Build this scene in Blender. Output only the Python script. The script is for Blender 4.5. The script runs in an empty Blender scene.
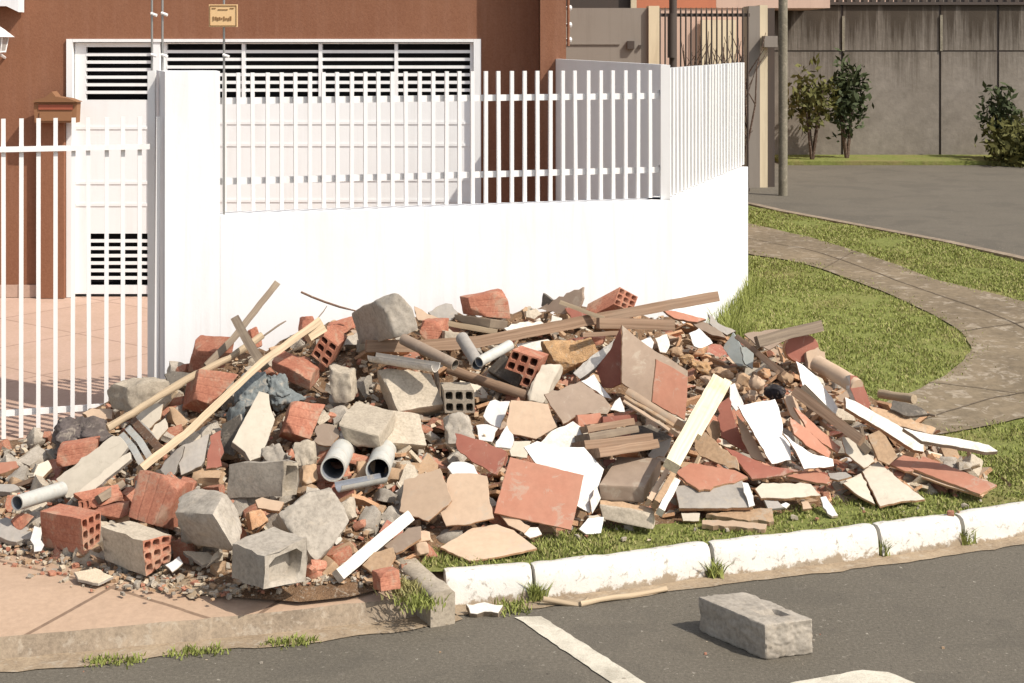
import bpy, bmesh, math, random
import numpy as np
from mathutils import Vector, noise
random.seed(7); rng=np.random.default_rng(7)
R=math.radians
sc=bpy.context.scene; COL=sc.collection
F=1500.0; CX=512.0; HY=40.0; CH=2.1
RZ=-.12                                   # road level
# ---------------------------------------------------------------- projection helpers (camera level at 0,0,CH looking +Y)
def P(px,py,d): return Vector(((px-CX)/F*d, d, CH-(py-HY)/F*d))
def G(px,py,z=0.):
    d=(CH-z)*F/(py-HY); return Vector(((px-CX)/F*d,d,z))
def lerpt(tab,x):
    if x<=tab[0][0]: return tab[0][1]
    for (a,b),(c,e) in zip(tab,tab[1:]):
        if x<=c: return b+(e-b)*(x-a)/(c-a)
    return tab[-1][1]
TZ=[(0,0),(8,0),(11.3,.2),(13,.25),(60,.25)]
def tz(d): return lerpt(TZ,d)
def T(px,py,dz=0.):
    d=6.
    for _ in range(60):
        d=.5*d+.5*(CH-tz(d))*F/(py-HY)
    return Vector(((px-CX)/F*d,d,tz(d)+dz))
# front wall line in plan
WA=Vector((-2.68,7.84)); WB=Vector((.954,8.94)); WD=(WB-WA).normalized()
def wall_d(px):
    k=(px-CX)/F
    s=(k*WA.y-WA.x)/((WB-WA).x-k*(WB-WA).y)
    return WA.y+s*(WB-WA).y
YF=[(-20,535),(0,540),(40,556),(100,570),(160,575),(230,585),(300,590),(350,585),(400,572),(440,553),(500,550),(560,535),(640,526),(700,520),(770,515),(840,505),(930,497),(1000,492),(1020,489)]
YT=[(-20,450),(0,447),(60,432),(110,398),(160,385),(200,360),(260,350),(330,325),(400,316),(460,315),(520,312),(580,308),(640,312),(700,326),(740,338),(800,350),(840,375),(880,402),(940,440),(1000,488),(1020,488)]
DT=[(-20,7.5),(110,7.7),(300,8.05),(672,8.62),(740,8.5),(800,8.2),(880,7.75),(940,7.35),(1000,6.97),(1020,6.9)]
def D(px,py):
    yf=lerpt(YF,px); yt=lerpt(YT,px)
    if py>=yf: return CH*F/(py-HY)
    df=CH*F/(yf-HY); dt=lerpt(DT,px)
    if py<=yt: return dt
    t=(yf-py)/(yf-yt)
    return df+(dt-df)*t**1.25
# ---------------------------------------------------------------- materials
def srgb(h):
    h=h.lstrip('#'); v=[int(h[i:i+2],16)/255 for i in (0,2,4)]
    return tuple((x/12.92 if x<=.04045 else ((x+.055)/1.055)**2.4) for x in v)+(1,)
class NT:
    def __init__(s,name):
        s.m=bpy.data.materials.new(name); s.m.use_nodes=True; s.t=s.m.node_tree; s.n=s.t.nodes; s.l=s.t.links
        s.b=s.n['Principled BSDF']; s.tc=s.n.new('ShaderNodeTexCoord')
        s.co=s.tc.outputs['Object']
    def noise(s,scale,detail=6,rough=.6,vec=None,dist=0):
        n=s.n.new('ShaderNodeTexNoise'); n.inputs['Scale'].default_value=scale; n.inputs['Detail'].default_value=detail
        n.inputs['Roughness'].default_value=rough; n.inputs['Distortion'].default_value=dist
        s.l.new(vec or s.co,n.inputs['Vector']); return n.outputs['Fac']
    def mapv(s,scale=(1,1,1),rot=(0,0,0),vec=None):
        n=s.n.new('ShaderNodeMapping'); n.inputs['Scale'].default_value=scale; n.inputs['Rotation'].default_value=rot
        s.l.new(vec or s.co,n.inputs['Vector']); return n.outputs[0]
    def ramp(s,fac,stops):
        n=s.n.new('ShaderNodeValToRGB'); e=n.color_ramp.elements
        while len(e)<len(stops): e.new(.5)
        for k,(p,c) in enumerate(stops):
            e[k].position=p; e[k].color=c if len(c)==4 else tuple(c)+(1,)
        s.l.new(fac,n.inputs[0]); return n.outputs[0]
    def mix(s,fac,a,b,mode='MIX'):
        n=s.n.new('ShaderNodeMix'); n.data_type='RGBA'; n.blend_type=mode
        for i,v in ((0,fac),(6,a),(7,b)):
            if isinstance(v,(int,float)): n.inputs[i].default_value=v
            elif isinstance(v,tuple): n.inputs[i].default_value=v
            else: s.l.new(v,n.inputs[i])
        return n.outputs[2]
    def math(s,op,a,b=0.):
        n=s.n.new('ShaderNodeMath'); n.operation=op
        for i,v in ((0,a),(1,b)):
            if isinstance(v,(int,float)): n.inputs[i].default_value=v
            else: s.l.new(v,n.inputs[i])
        return n.outputs[0]
    def rand(s,amt,col):
        n=s.n.new('ShaderNodeObjectInfo'); v=s.math('MULTIPLY_ADD',n.outputs['Random'],amt); s.n[v.node.name].inputs[2].default_value=1-amt/2
        return s.mix(1.,col,s.comb(v),'MULTIPLY')
    def comb(s,v):
        n=s.n.new('ShaderNodeCombineColor')
        for i in range(3): s.l.new(v,n.inputs[i])
        return n.outputs[0]
    def bump(s,h,strength=.4,dist=.01,prev=None):
        n=s.n.new('ShaderNodeBump'); n.inputs['Strength'].default_value=strength; n.inputs['Distance'].default_value=dist
        s.l.new(h,n.inputs['Height'])
        if prev: s.l.new(prev,n.inputs['Normal'])
        return n.outputs[0]
    def done(s,col,rough=.85,nrm=None,spec=.25,metal=0):
        if isinstance(col,tuple): s.b.inputs['Base Color'].default_value=col
        else: s.l.new(col,s.b.inputs['Base Color'])
        s.b.inputs['Roughness'].default_value=rough; s.b.inputs['Specular IOR Level'].default_value=spec; s.b.inputs['Metallic'].default_value=metal
        if nrm: s.l.new(nrm,s.b.inputs['Normal'])
        return s.m
def sc3(c,k): return tuple(min(1,x*k) for x in c[:3])+(1,)
def mat_rough(name,a,b,dirt,scale=14,dirtamt=.5,bump=.5,bd=.006,rough=.9,rnd=.3,spec=.2):
    """generic weathered mineral surface: mottled a/b with dusty patches and fine grain"""
    s=NT(name); n1=s.noise(scale,8,.65,dist=.25); n2=s.noise(scale*.35,4,.6,dist=.4); n3=s.noise(scale*9,3,.7)
    c=s.ramp(n1,[(.32,a),(.68,b)])
    d=s.ramp(n2,[(.5-.06,(0,0,0)),(.66,(1,1,1))])
    c=s.mix(s.math('MULTIPLY',d,dirtamt),c,dirt)
    smooth_face=bump<.3
    c=s.mix(.14 if smooth_face else .28,c,s.ramp(n3,[(.3,sc3(a,.5 if smooth_face else .35)),(.6,sc3(b,1.15))]))
    n5=s.noise(scale*2.2+3,7,.75,dist=.6)
    c=s.mix(s.math('MULTIPLY',s.ramp(n5,[(.54,(0,0,0)),(.62,(1,1,1))]),.55),c,srgb('#a99d8c'))
    c=s.rand(rnd,c)
    nb=s.bump(n1,bump,bd); nb=s.bump(n3,bump*.8,bd*.4,nb)
    return s.done(c,rough,nb,spec)
M={}
M['brick']=None
def mat_brick():
    s=NT('terracotta_brick'); at=s.n.new('ShaderNodeAttribute'); at.attribute_name='rib'
    w=s.math('FRACT',s.math('MULTIPLY',at.outputs['Fac'],4.))
    g=s.ramp(w,[(0.,(0,0,0)),(.12,(1,1,1)),(.88,(1,1,1)),(1.,(0,0,0))])
    n1=s.noise(11,6,.6); n2=s.noise(4.5,5,.65,dist=.5); n3=s.noise(90,3,.7)
    c=s.ramp(n1,[(.3,srgb('#945f4e')),(.7,srgb('#ad7a65'))])
    c=s.mix(s.math('MULTIPLY',s.ramp(n2,[(.5,(0,0,0)),(.68,(1,1,1))]),.5),c,srgb('#b89c82'))
    c=s.mix(s.math('MULTIPLY',s.math('SUBTRACT',1.,g),.12),c,srgb('#7c4030'))
    c=s.mix(.3,c,s.ramp(n3,[(.3,srgb('#733c2c')),(.65,srgb('#cc8a6a'))]))
    n5=s.noise(9,7,.75,dist=.6)
    c=s.mix(s.math('MULTIPLY',s.ramp(n5,[(.50,(0,0,0)),(.60,(1,1,1))]),.5),c,srgb('#ab9a84'))
    c=s.rand(.3,c)
    nb=s.bump(g,.4,.003); nb=s.bump(n1,.35,.004,nb); nb=s.bump(n3,.3,.002,nb)
    return s.done(c,.9,nb,.15)
M['brick']=mat_brick()
M['concrete']=mat_rough('weathered_concrete',srgb('#8a8276'),srgb('#b0a698'),srgb('#756b5f'),6,.5)
M['mortar']=mat_rough('pale_mortar',srgb('#9f9382'),srgb('#bfb29e'),srgb('#7d705f'),9,.45)
M['grey']=mat_rough('grey_slab_surface',srgb('#8d8780'),srgb('#a59e95'),srgb('#b8a78c'),6,.35,.25,.002,.75)
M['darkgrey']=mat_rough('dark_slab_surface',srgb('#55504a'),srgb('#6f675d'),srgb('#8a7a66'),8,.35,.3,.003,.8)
M['terra']=mat_rough('terracotta_tile_face',srgb('#a5705a'),srgb('#b07c66'),srgb('#b59a82'),3,.45,.15,.001,.7)
M['redterra']=mat_rough('deep_red_tile_face',srgb('#8a5446'),srgb('#996252'),srgb('#a08570'),3,.45,.15,.001,.7)
M['beige']=mat_rough('beige_tile_face',srgb('#b39a82'),srgb('#bda48b'),srgb('#9d8770'),3,.35,.15,.001,.7)
M['tan']=mat_rough('tan_tile_face',srgb('#a08468'),srgb('#b39678'),srgb('#8c7054'),6,.35,.35,.003,.8)
M['cream']=mat_rough('cream_tile_face',srgb('#bfb4a2'),srgb('#cabfad'),srgb('#a5977f'),3,.35,.15,.001,.7)
M['taupe']=mat_rough('taupe_tile_face',srgb('#8a7868'),srgb('#968474'),srgb('#ad9880'),3,.4,.2,.002,.75)
M['white']=mat_rough('white_glaze',srgb('#d0cdc7'),srgb('#dedbd6'),srgb('#b8ae9c'),3,.5,.1,.001,.35,.06,.5)
M['offwhite']=mat_rough('dusty_white_plaster',srgb('#cac3b8'),srgb('#dcd6cb'),srgb('#a39884'),5,.45,.4,.004,.8,.12)
M['clay']=mat_rough('fired_clay_edge',srgb('#a97c5c'),srgb('#c39c78'),srgb('#8a6448'),20,.4)
M['lime']=mat_rough('pale_tile_body',srgb('#b9a890'),srgb('#cdbda4'),srgb('#97836c'),20,.4)
M['dirt']=mat_rough('gap_darkened_rubble_dust',srgb('#5c4837'),srgb('#86694e'),srgb('#453528'),16,.5,1.,.02)  # dust colour taken darker to paint shade into cavities between pieces
M['soil']=mat_rough('tan_earth',srgb('#9c7c5a'),srgb('#c09a70'),srgb('#6e543c'),22,.5,1.,.015)
M['pvc']=mat_rough('grey_pipe_plastic',srgb('#a9a9a2'),srgb('#bdbcb4'),srgb('#a0907c'),5,.5,.1,.001,.5,.15,.4)
M['pvcdark']=mat_rough('pipe_inside',srgb('#6d7076'),srgb('#80838a'),srgb('#5b5954'),5,.4,.1,.001,.6)
M['cloth']=mat_rough('blue_grey_cloth',srgb('#5f6464'),srgb('#7c807e'),srgb('#4c5050'),6,.5,.5,.006,.95)
M['sack']=mat_rough('dark_sacking',srgb('#4f4846'),srgb('#6a605c'),srgb('#857768'),9,.4,.5,.006,.95)
M['black']=mat_rough('black_rubber',srgb('#262426'),srgb('#333034'),srgb('#4a423c'),9,.4,.3,.003,.7)
M['box']=mat_rough('blue_grey_plastic',srgb('#8e938f'),srgb('#a3a8a4'),srgb('#8a7f70'),5,.4,.1,.001,.5)
M['rust']=mat_rough('rusty_steel',srgb('#5c4538'),srgb('#77604e'),srgb('#8a5a3a'),30,.5,.4,.002,.8)
def mat_wood(name,a,b,dirt):
    s=NT(name); at=s.n.new('ShaderNodeAttribute'); at.attribute_name='grain'
    v=s.mapv((1.2,45,45),vec=at.outputs['Vector']); n1=s.noise(1.6,8,.65,v,.6); n2=s.noise(5,4,.6)
    c=s.ramp(n1,[(.3,a),(.65,b)])
    c=s.mix(s.math('MULTIPLY',s.ramp(n2,[(.5,(0,0,0)),(.7,(1,1,1))]),.55),c,dirt); c=s.rand(.25,c)
    return s.done(c,.85,s.bump(n1,.5,.003),.2)
M['wood']=mat_wood('bleached_wood',srgb('#98846c'),srgb('#bfab8e'),srgb('#9a8a74'))
M['browood']=mat_wood('brown_wood',srgb('#745d4a'),srgb('#9a806a'),srgb('#8a7866'))
M['greywood']=mat_wood('grey_wood',srgb('#675a4e'),srgb('#8b7c6a'),srgb('#a0917c'))
M['whitewood']=mat_wood('painted_batten',srgb('#b8a98c'),srgb('#dacdb2'),srgb('#a08a68'))
def mat_leaf(name,a,b):
    s=NT(name); n=s.noise(1.7,3,.6); n2=s.noise(60,2,.5)
    c=s.mix(.5,s.ramp(n,[(.35,a),(.65,b)]),s.ramp(n2,[(.3,a),(.7,b)]))
    s.b.inputs['Subsurface Weight'].default_value=0
    return s.done(c,.7,None,.2)
M['grass']=mat_leaf('grass_blades',(.20,.225,.055,1),(.28,.295,.085,1))
M['drygrass']=mat_leaf('dry_grass_blades',(.27,.25,.09,1),(.36,.32,.15,1))
M['leafd']=mat_leaf('dark_leaves',(.035,.045,.02,1),(.075,.09,.035,1))
M['leafy']=mat_leaf('olive_leaves',(.08,.08,.025,1),(.15,.14,.04,1))
M['bark']=mat_rough('bark',srgb('#4a3a30'),srgb('#5f4c40'),srgb('#3a2d25'),20,.4)
def mat_asphalt():
    s=NT('worn_asphalt'); n1=s.noise(.9,5,.6); n2=s.noise(75,4,.85); n3=s.noise(16,6,.7); n4=s.noise(5,4,.6,dist=.5)
    c=s.ramp(n1,[(.3,(.108,.094,.072,1)),(.7,(.155,.134,.104,1))])
    c=s.mix(.55,c,s.ramp(n2,[(.3,(.06,.052,.042,1)),(.52,(.135,.117,.09,1)),(.75,(.26,.232,.185,1))]))
    c=s.mix(s.math('MULTIPLY',s.ramp(n3,[(.6,(0,0,0)),(.72,(1,1,1))]),.35),c,(.24,.21,.175,1))
    c=s.mix(s.math('MULTIPLY',s.ramp(n4,[(.56,(0,0,0)),(.7,(1,1,1))]),.4),c,(.10,.088,.07,1))
    n6=s.noise(1.7,6,.6,dist=.8); c=s.mix(s.math('MULTIPLY',s.ramp(n6,[(.52,(0,0,0)),(.58,(1,1,1))]),.28),c,(.085,.075,.06,1))
    n7=s.noise(34,3,.7,dist=.3); c=s.mix(s.math('MULTIPLY',s.ramp(n7,[(.66,(0,0,0)),(.7,(1,1,1))]),.7),c,(.05,.042,.032,1))
    c=s.mix(s.math('MULTIPLY',s.ramp(n7,[(.29,(1,1,1)),(.34,(0,0,0))]),.7),c,(.40,.36,.29,1))
    vo=s.n.new('ShaderNodeTexVoronoi'); vo.feature='DISTANCE_TO_EDGE'; vo.inputs['Scale'].default_value=.55; dn=s.n.new('ShaderNodeTexNoise'); dn.inputs['Scale'].default_value=2.5; dn.inputs['Detail'].default_value=6
    s.l.new(s.co,dn.inputs['Vector']); ad=s.n.new('ShaderNodeMix'); ad.data_type='VECTOR'; ad.inputs[0].default_value=.25; s.l.new(s.co,ad.inputs[4]); s.l.new(dn.outputs['Color'],ad.inputs[5]); s.l.new(ad.outputs[1],vo.inputs['Vector'])
    c=s.mix(s.math('MULTIPLY',s.ramp(vo.outputs['Distance'],[(.0,(1,1,1)),(.004,(0,0,0))]),.0),c,(.045,.038,.03,1))
    nb=s.bump(n2,.9,.004); nb=s.bump(n3,.4,.004,nb)
    return s.done(c,.9,nb,.2)
M['asphalt']=mat_asphalt()
M['roadpaint']=mat_rough('worn_road_paint',srgb('#beb6a4'),srgb('#d2cab8'),srgb('#7d7464'),18,.7,.4,.002,.8,0)
def mat_kerbpaint():
    s=NT('flaking_white_kerb_paint'); n1=s.noise(9,9,.75,dist=.3); n2=s.noise(26,7,.75,dist=.5); n3=s.noise(2.5,3)
    sep=s.n.new('ShaderNodeSeparateXYZ'); geo=s.n.new('ShaderNodeNewGeometry'); s.l.new(geo.outputs['Position'],sep.inputs[0])
    c=s.ramp(n3,[(.3,srgb('#cbc6bc')),(.7,srgb('#dedad2'))])
    low=s.math('MULTIPLY',s.math('SUBTRACT',-.085,sep.outputs['Z']),5.)       # dirt splashed up from the gutter
    f=s.math('ADD',n1,low)
    c=s.mix(s.ramp(f,[(.55,(0,0,0)),(.63,(1,1,1))]),c,srgb('#93836e'))
    c=s.mix(s.math('MULTIPLY',s.ramp(n3,[(.45,(0,0,0)),(.7,(1,1,1))]),.35),c,srgb('#b5ab9c'))
    c=s.mix(s.math('MULTIPLY',s.ramp(n2,[(.56,(0,0,0)),(.66,(1,1,1))]),.7),c,srgb('#6e6254'))
    return s.done(c,.85,s.bump(n1,.7,.008),.2)
M['kerbpaint']=mat_kerbpaint()
M['gutter']=mat_rough('dirty_gutter_concrete',srgb('#85735e'),srgb('#a8957c'),srgb('#5e5142'),9,.5,.6,.006,.9,0)
M['kerbraw']=mat_rough('bare_kerb_concrete',srgb('#7c6e5e'),srgb('#9c8b76'),srgb('#5a4f44'),7,.5,.6,.006,.9,0)
def mat_paint(name,a,dirt,damt=.35,rough=.7,streak=True):
    s=NT(name); n1=s.noise(1.3,5,.6); v=s.mapv((9,9,.7)); n2=s.noise(1.2,6,.7,v,.4); n3=s.noise(60,3,.6)
    c=s.mix(s.math('MULTIPLY',s.ramp(n2 if streak else n1,[(.5,(0,0,0)),(.75,(1,1,1))]),damt),a,dirt)
    c=s.mix(s.math('MULTIPLY',s.ramp(n1,[(.45,(0,0,0)),(.7,(1,1,1))]),damt*.5),c,dirt)
    return s.done(c,rough,s.bump(n3,.25,.002),.3)
M['wallwhite']=mat_paint('white_wall_paint',srgb('#e0e0e0'),srgb('#c9c7c3'),.5,.8)
M['fencewhite']=mat_paint('white_metal_paint',srgb('#e0dedb'),srgb('#bcb6ac'),.35,.45)
M['doorwhite']=mat_paint('white_door_paint',srgb('#e6e6e4'),srgb('#cfcdc8'),.35,.5)
M['greymetal']=mat_paint('painted_sheet_metal',srgb('#dadad8'),srgb('#c6c4c0'),.4,.5)
def mat_stucco():
    s=NT('brown_stucco'); n1=s.noise(.8,6,.6); v=s.mapv((7,7,.6)); n2=s.noise(1.5,6,.7,v); n3=s.noise(70,4,.7)
    c=s.ramp(n1,[(.3,srgb('#7a503c')),(.7,srgb('#885e47'))])
    c=s.mix(s.math('MULTIPLY',s.ramp(n2,[(.48,(0,0,0)),(.72,(1,1,1))]),.45),c,srgb('#946e5a'))
    c=s.mix(.15,c,s.ramp(n3,[(.3,srgb('#5f3c2c')),(.7,srgb('#b08468'))]))
    return s.done(c,.9,s.bump(n3,.5,.004),.15)
M['stucco']=mat_stucco()
M['maroon']=mat_paint('dark_maroon_paint',srgb('#6b4036'),srgb('#5a342c'),.3,.9)
M['dark']=NT('painted_interior_shade').done((.012,.012,.013,1),.9)  # near-black colour standing in for the unlit garage interior
def mat_tiles(name,a,b,joint,size,rot,mortar=.012):
    s=NT(name); v=s.mapv((1,1,1),(0,0,rot)); br=s.n.new('ShaderNodeTexBrick'); br.offset=0; br.squash=1
    s.l.new(v,br.inputs['Vector'])
    for k,val in (('Scale',1),('Brick Width',size[0]),('Row Height',size[1]),('Mortar Size',mortar),('Mortar Smooth',.3),('Bias',0)): br.inputs[k].default_value=val
    br.inputs['Color1'].default_value=a; br.inputs['Color2'].default_value=b; br.inputs['Mortar'].default_value=joint
    n1=s.noise(3,7,.65); n2=s.noise(40,4,.7)
    c=s.mix(s.math('MULTIPLY',s.ramp(n1,[(.45,(0,0,0)),(.7,(1,1,1))]),.4),br.outputs['Color'],srgb('#9c8268'))
    c=s.mix(.25,c,s.ramp(n2,[(.3,sc3(a,.5)),(.7,sc3(b,1.1))]))
    return s.done(c,.75,s.bump(n2,.35,.003),.3)
M['drivetile']=mat_tiles('pink_floor_tiles',srgb('#b79a88'),srgb('#c0a391'),srgb('#8a7062'),(.95,.95),R(38),.01)
M['apron']=mat_tiles('worn_pink_slabs',srgb('#ab9079'),srgb('#b59a82'),srgb('#6b5646'),(.62,.62),R(-62),.010)
M['path']=mat_rough('old_pavement_concrete',srgb('#6e6250'),srgb('#84755f'),srgb('#594e40'),2.2,.6,.6,.006,.9,0)
M['pathjoint']=mat_rough('pavement_joint_dirt',srgb('#5a4f42'),srgb('#6b5e4f'),srgb('#4f4539'),8,.5,.6,.006,.9,0)
def mat_lawn():
    s=NT('lawn_ground'); n1=s.noise(1.1,6,.65,dist=.4); n2=s.noise(14,6,.7); n3=s.noise(80,3,.7)
    c=s.ramp(n2,[(.3,(.17,.195,.045,1)),(.7,(.26,.28,.085,1))])
    c=s.mix(s.ramp(n1,[(.48,(0,0,0)),(.66,(1,1,1))]),c,srgb('#93855a'))
    c=s.mix(.35,c,s.ramp(n3,[(.3,(.03,.04,.012,1)),(.7,(.2,.2,.07,1))]))
    return s.done(c,.95,s.bump(n2,1.,.03),.1)
M['lawn']=mat_lawn()
def mat_farwall():
    s=NT('stained_concrete_panels'); v=s.mapv((5,5,.25)); n2=s.noise(1.4,7,.75,v); n1=s.noise(.5,6,.6); n3=s.noise(6,6,.7)
    sep=s.n.new('ShaderNodeSeparateXYZ'); geo=s.n.new('ShaderNodeNewGeometry'); s.l.new(geo.outputs['Position'],sep.inputs[0])
    c=s.ramp(n3,[(.3,srgb('#7b736a')),(.7,srgb('#90877d'))])
    f=s.math('ADD',n2,s.math('MULTIPLY',s.math('SUBTRACT',sep.outputs['Z'],1.95),.3))   # rain streaks from the coping
    c=s.mix(s.ramp(f,[(.38,(0,0,0)),(.68,(1,1,1))]),c,srgb('#494139'))
    c=s.mix(s.math('MULTIPLY',s.ramp(n1,[(.45,(0,0,0)),(.65,(1,1,1))]),.45),c,srgb('#5f564a'))
    return s.done(c,.95,s.bump(n3,.4,.02),.1)
M['farwall']=mat_farwall()
M['fargrey']=mat_paint('taupe_render',srgb('#8e857b'),srgb('#7c7268'),.5,.9)
M['farcream']=mat_paint('cream_render',srgb('#d8c8aa'),srgb('#a89478'),.5,.9)
M['faroreng']=mat_paint('orange_render',srgb('#bb7558'),srgb('#a86850'),.4,.9)
M['farpink']=mat_paint('pale_pink_render',srgb('#c8aa98'),srgb('#ae9282'),.4,.9)
M['darkiron']=mat_paint('dark_iron',srgb('#4a413b'),srgb('#5b4a40'),.4,.6)
M['pole']=mat_rough('concrete_pole',srgb('#77705f'),srgb('#8b8474'),srgb('#5f574a'),5,.4)
M['mailwood']=mat_wood('varnished_wood',srgb('#76533c'),srgb('#987050'),srgb('#836043'))
M['mailred']=mat_paint('reddish_panel',srgb('#98553f'),srgb('#864a38'),.3,.6)
M['plaque']=mat_paint('cream_plaque',srgb('#dcb888'),srgb('#c09868'),.4,.7,False)
M['plaqueink']=mat_paint('plaque_relief',srgb('#8a6844'),srgb('#7a5838'),.3,.8)
M['steel']=NT('galvanised_steel').done(srgb('#9a9894'),.4,None,.5,.7)
M['insul']=NT('white_porcelain').done(srgb('#e8e6e0'),.3,None,.5)
M['glass']=NT('frosted_lamp_glass').done(srgb('#a8a8a4'),.2,None,.5)
# ---------------------------------------------------------------- mesh helpers
def tag(o,label=None,cat=None,group=None,kind=None):
    if label and not kind: kind='thing'
    for k,v in (('label',label),('category',cat),('group',group),('kind',kind)):
        if v: o[k]=v
    return o
def mesh_obj(name,verts,faces,mats,parent=None,fm=None,smooth=None,attr=None,origin=None):
    """verts in world space -> one mesh object whose origin sits at its own centre"""
    vs=[Vector(v) for v in verts]
    if origin is None:
        lo=Vector([min(v[i] for v in vs) for i in range(3)]); hi=Vector([max(v[i] for v in vs) for i in range(3)])
        c=(lo+hi)/2; c.z=lo.z
    else: c=Vector(origin)
    me=bpy.data.meshes.new(name); me.from_pydata([v-c for v in vs],[],faces)
    for m in (mats if isinstance(mats,(list,tuple)) else [mats]): me.materials.append(M[m])
    if fm:
        for p,i in zip(me.polygons,fm): p.material_index=i
    if attr:
        for nm,vals in attr.items():
            if nm=='grain':
                a=me.attributes.new(nm,'FLOAT_VECTOR','POINT')
                for k,v in enumerate(vals): a.data[k].vector=v
            else:
                a=me.attributes.new(nm,'FLOAT','POINT')
                for k,v in enumerate(vals): a.data[k].value=v
    bm=bmesh.new(); bm.from_mesh(me); bmesh.ops.recalc_face_normals(bm,faces=bm.faces); bm.to_mesh(me); bm.free()
    if smooth:
        for p in me.polygons: p.use_smooth=True
        me.set_sharp_from_angle(angle=R(smooth))
    me.validate(); me.update()
    o=bpy.data.objects.new(name,me); COL.objects.link(o); o.location=c
    if parent:
        o.parent=parent; o.location=c-parent.location
    return o
def empty(name,loc):
    o=bpy.data.objects.new(name,None); COL.objects.link(o); o.location=loc; o.empty_display_size=.1; return o
class MB:
    def __init__(s): s.v=[]; s.f=[]; s.m=[]
    def add(s,v,f,m=0):
        b=len(s.v); s.v+= [Vector(x) for x in v]; s.f+=[tuple(b+i for i in q) for q in f]; s.m+=[m]*len(f)
    def box(s,c,hx,hy,hz,m=0):
        """c centre, hx hy hz half-extent vectors"""
        c=Vector(c); hx=Vector(hx); hy=Vector(hy); hz=Vector(hz)
        v=[c+a*hx+b*hy+e*hz for e in (-1,1) for a,b in ((-1,-1),(1,-1),(1,1),(-1,1))]
        s.add(v,[(0,3,2,1),(4,5,6,7),(0,1,5,4),(1,2,6,5),(2,3,7,6),(3,0,4,7)],m)
    def abox(s,x0,x1,y0,y1,z0,z1,m=0): s.box(((x0+x1)/2,(y0+y1)/2,(z0+z1)/2),((x1-x0)/2,0,0),(0,(y1-y0)/2,0),(0,0,(z1-z0)/2),m)
    def seg(s,a,b,z0,z1,w,m=0):
        """vertical wall from plan point a to b, thickness w to the far side"""
        a=Vector(a[:2]); b=Vector(b[:2]); d=(b-a).normalized(); n=Vector((-d.y,d.x))*w
        p=[a,b,b+n,a+n]
        v=[(q.x,q.y,z) for z in (z0,z1) for q in p]
        s.add(v,[(0,3,2,1),(4,5,6,7),(0,1,5,4),(1,2,6,5),(2,3,7,6),(3,0,4,7)],m)
    def tube(s,pts,r,n=8,m=0,caps=True):
        pts=[Vector(p) for p in pts]; rr=r if isinstance(r,(list,tuple)) else [r]*len(pts); b=len(s.v)
        for i,p in enumerate(pts):
            t=(pts[min(i+1,len(pts)-1)]-pts[max(i-1,0)]).normalized()
            u=t.cross(Vector((0,0,1)));
            if u.length<.05: u=t.cross(Vector((1,0,0)))
            u.normalize(); w=t.cross(u)
            for k in range(n):
                a=2*math.pi*k/n; s.v.append(p+u*math.cos(a)*rr[i]+w*math.sin(a)*rr[i])
        for i in range(len(pts)-1):
            for k in range(n): s.f.append((b+i*n+k,b+i*n+(k+1)%n,b+(i+1)*n+(k+1)%n,b+(i+1)*n+k)); s.m.append(m)
        if caps:
            s.f.append(tuple(b+k for k in range(n))); s.m.append(m); e=b+(len(pts)-1)*n; s.f.append(tuple(e+k for k in range(n))); s.m.append(m)
    def build(s,name,mats,parent=None,smooth=None,**k): return mesh_obj(name,s.v,s.f,mats,parent,s.m,smooth,**k)

# ================================================================= SETTING
# big ground sheet out to the horizon
mb=MB(); mb.add([(-400,-60,-.16),(400,-60,-.16),(400,600,-.16),(-400,600,-.16)],[(0,1,2,3)])
tag(mb.build('ground','gutter'),kind='structure')
# kerb base line, road side, at road level
KB=[(447,607),(535,600),(625,590),(715,577),(800,568),(880,558),(965,546),(1024,536),(1110,522),(1250,500),(1400,478)]
KW=[G(x,y,RZ) for x,y in KB]
AP=[(-300,688),(-150,675),(0,661),(150,647),(300,632),(400,621),(447,611)]
AW=[G(x,y,RZ) for x,y in AP]
edge=AW+KW[1:]
mb=MB(); n=len(edge)
front=[(v.x,-60,RZ) for v in edge]
front[0]=(-60,-60,RZ); front[-1]=(60,-60,RZ)
ex=[Vector((-60,edge[0].y,RZ))]+edge+[Vector((60,edge[-1].y+25,RZ))]
xs=[(-60,-60,RZ)]+[(v.x,-20,RZ) for v in edge]+[(60,-60,RZ)]
mb.add([tuple(v) for v in ex]+xs,[(i,i+1,len(ex)+i+1,len(ex)+i) for i in range(len(ex)-1)])
tag(mb.build('road','asphalt'),kind='structure')
def offset(pts,w):
    out=[]
    for i,p in enumerate(pts):
        t=(pts[min(i+1,len(pts)-1)]-pts[max(i-1,0)]); t.z=0; t.normalize(); out.append(p+Vector((t.y,-t.x,0))*w)
    return out
def strip(name,A,B,mat,kind='structure',jit=0):
    v=list(A)+list(B); k=len(A)
    if jit:
        v=[Vector(p)+Vector((random.uniform(-jit,jit),random.uniform(-jit,jit),0)) for p in v]
    return tag(mesh_obj(name,v,[(i,i+1,k+i+1,k+i) for i in range(k-1)],mat),kind=kind)
def resample(pts,step):
    out=[Vector(pts[0])]
    for a,b in zip(pts,pts[1:]):
        a=Vector(a);b=Vector(b);n=max(1,int((b-a).length/step))
        for k in range(1,n+1): out.append(a.lerp(b,k/n))
    return out
kr=resample([k+Vector((0,.02,.004)) for k in KW],.06)
strip('gutter',kr,[p+Vector((random.uniform(-.01,.01),random.uniform(-.012,.012),0)) for p in offset(kr,.11)],'gutter')
ar=resample([k+Vector((0,.02,.004)) for k in AW],.06)
strip('gutter_edge',ar,[p+Vector((0,random.uniform(-.02,.015),0)) for p in offset(ar,.13)],'gutter')
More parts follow.
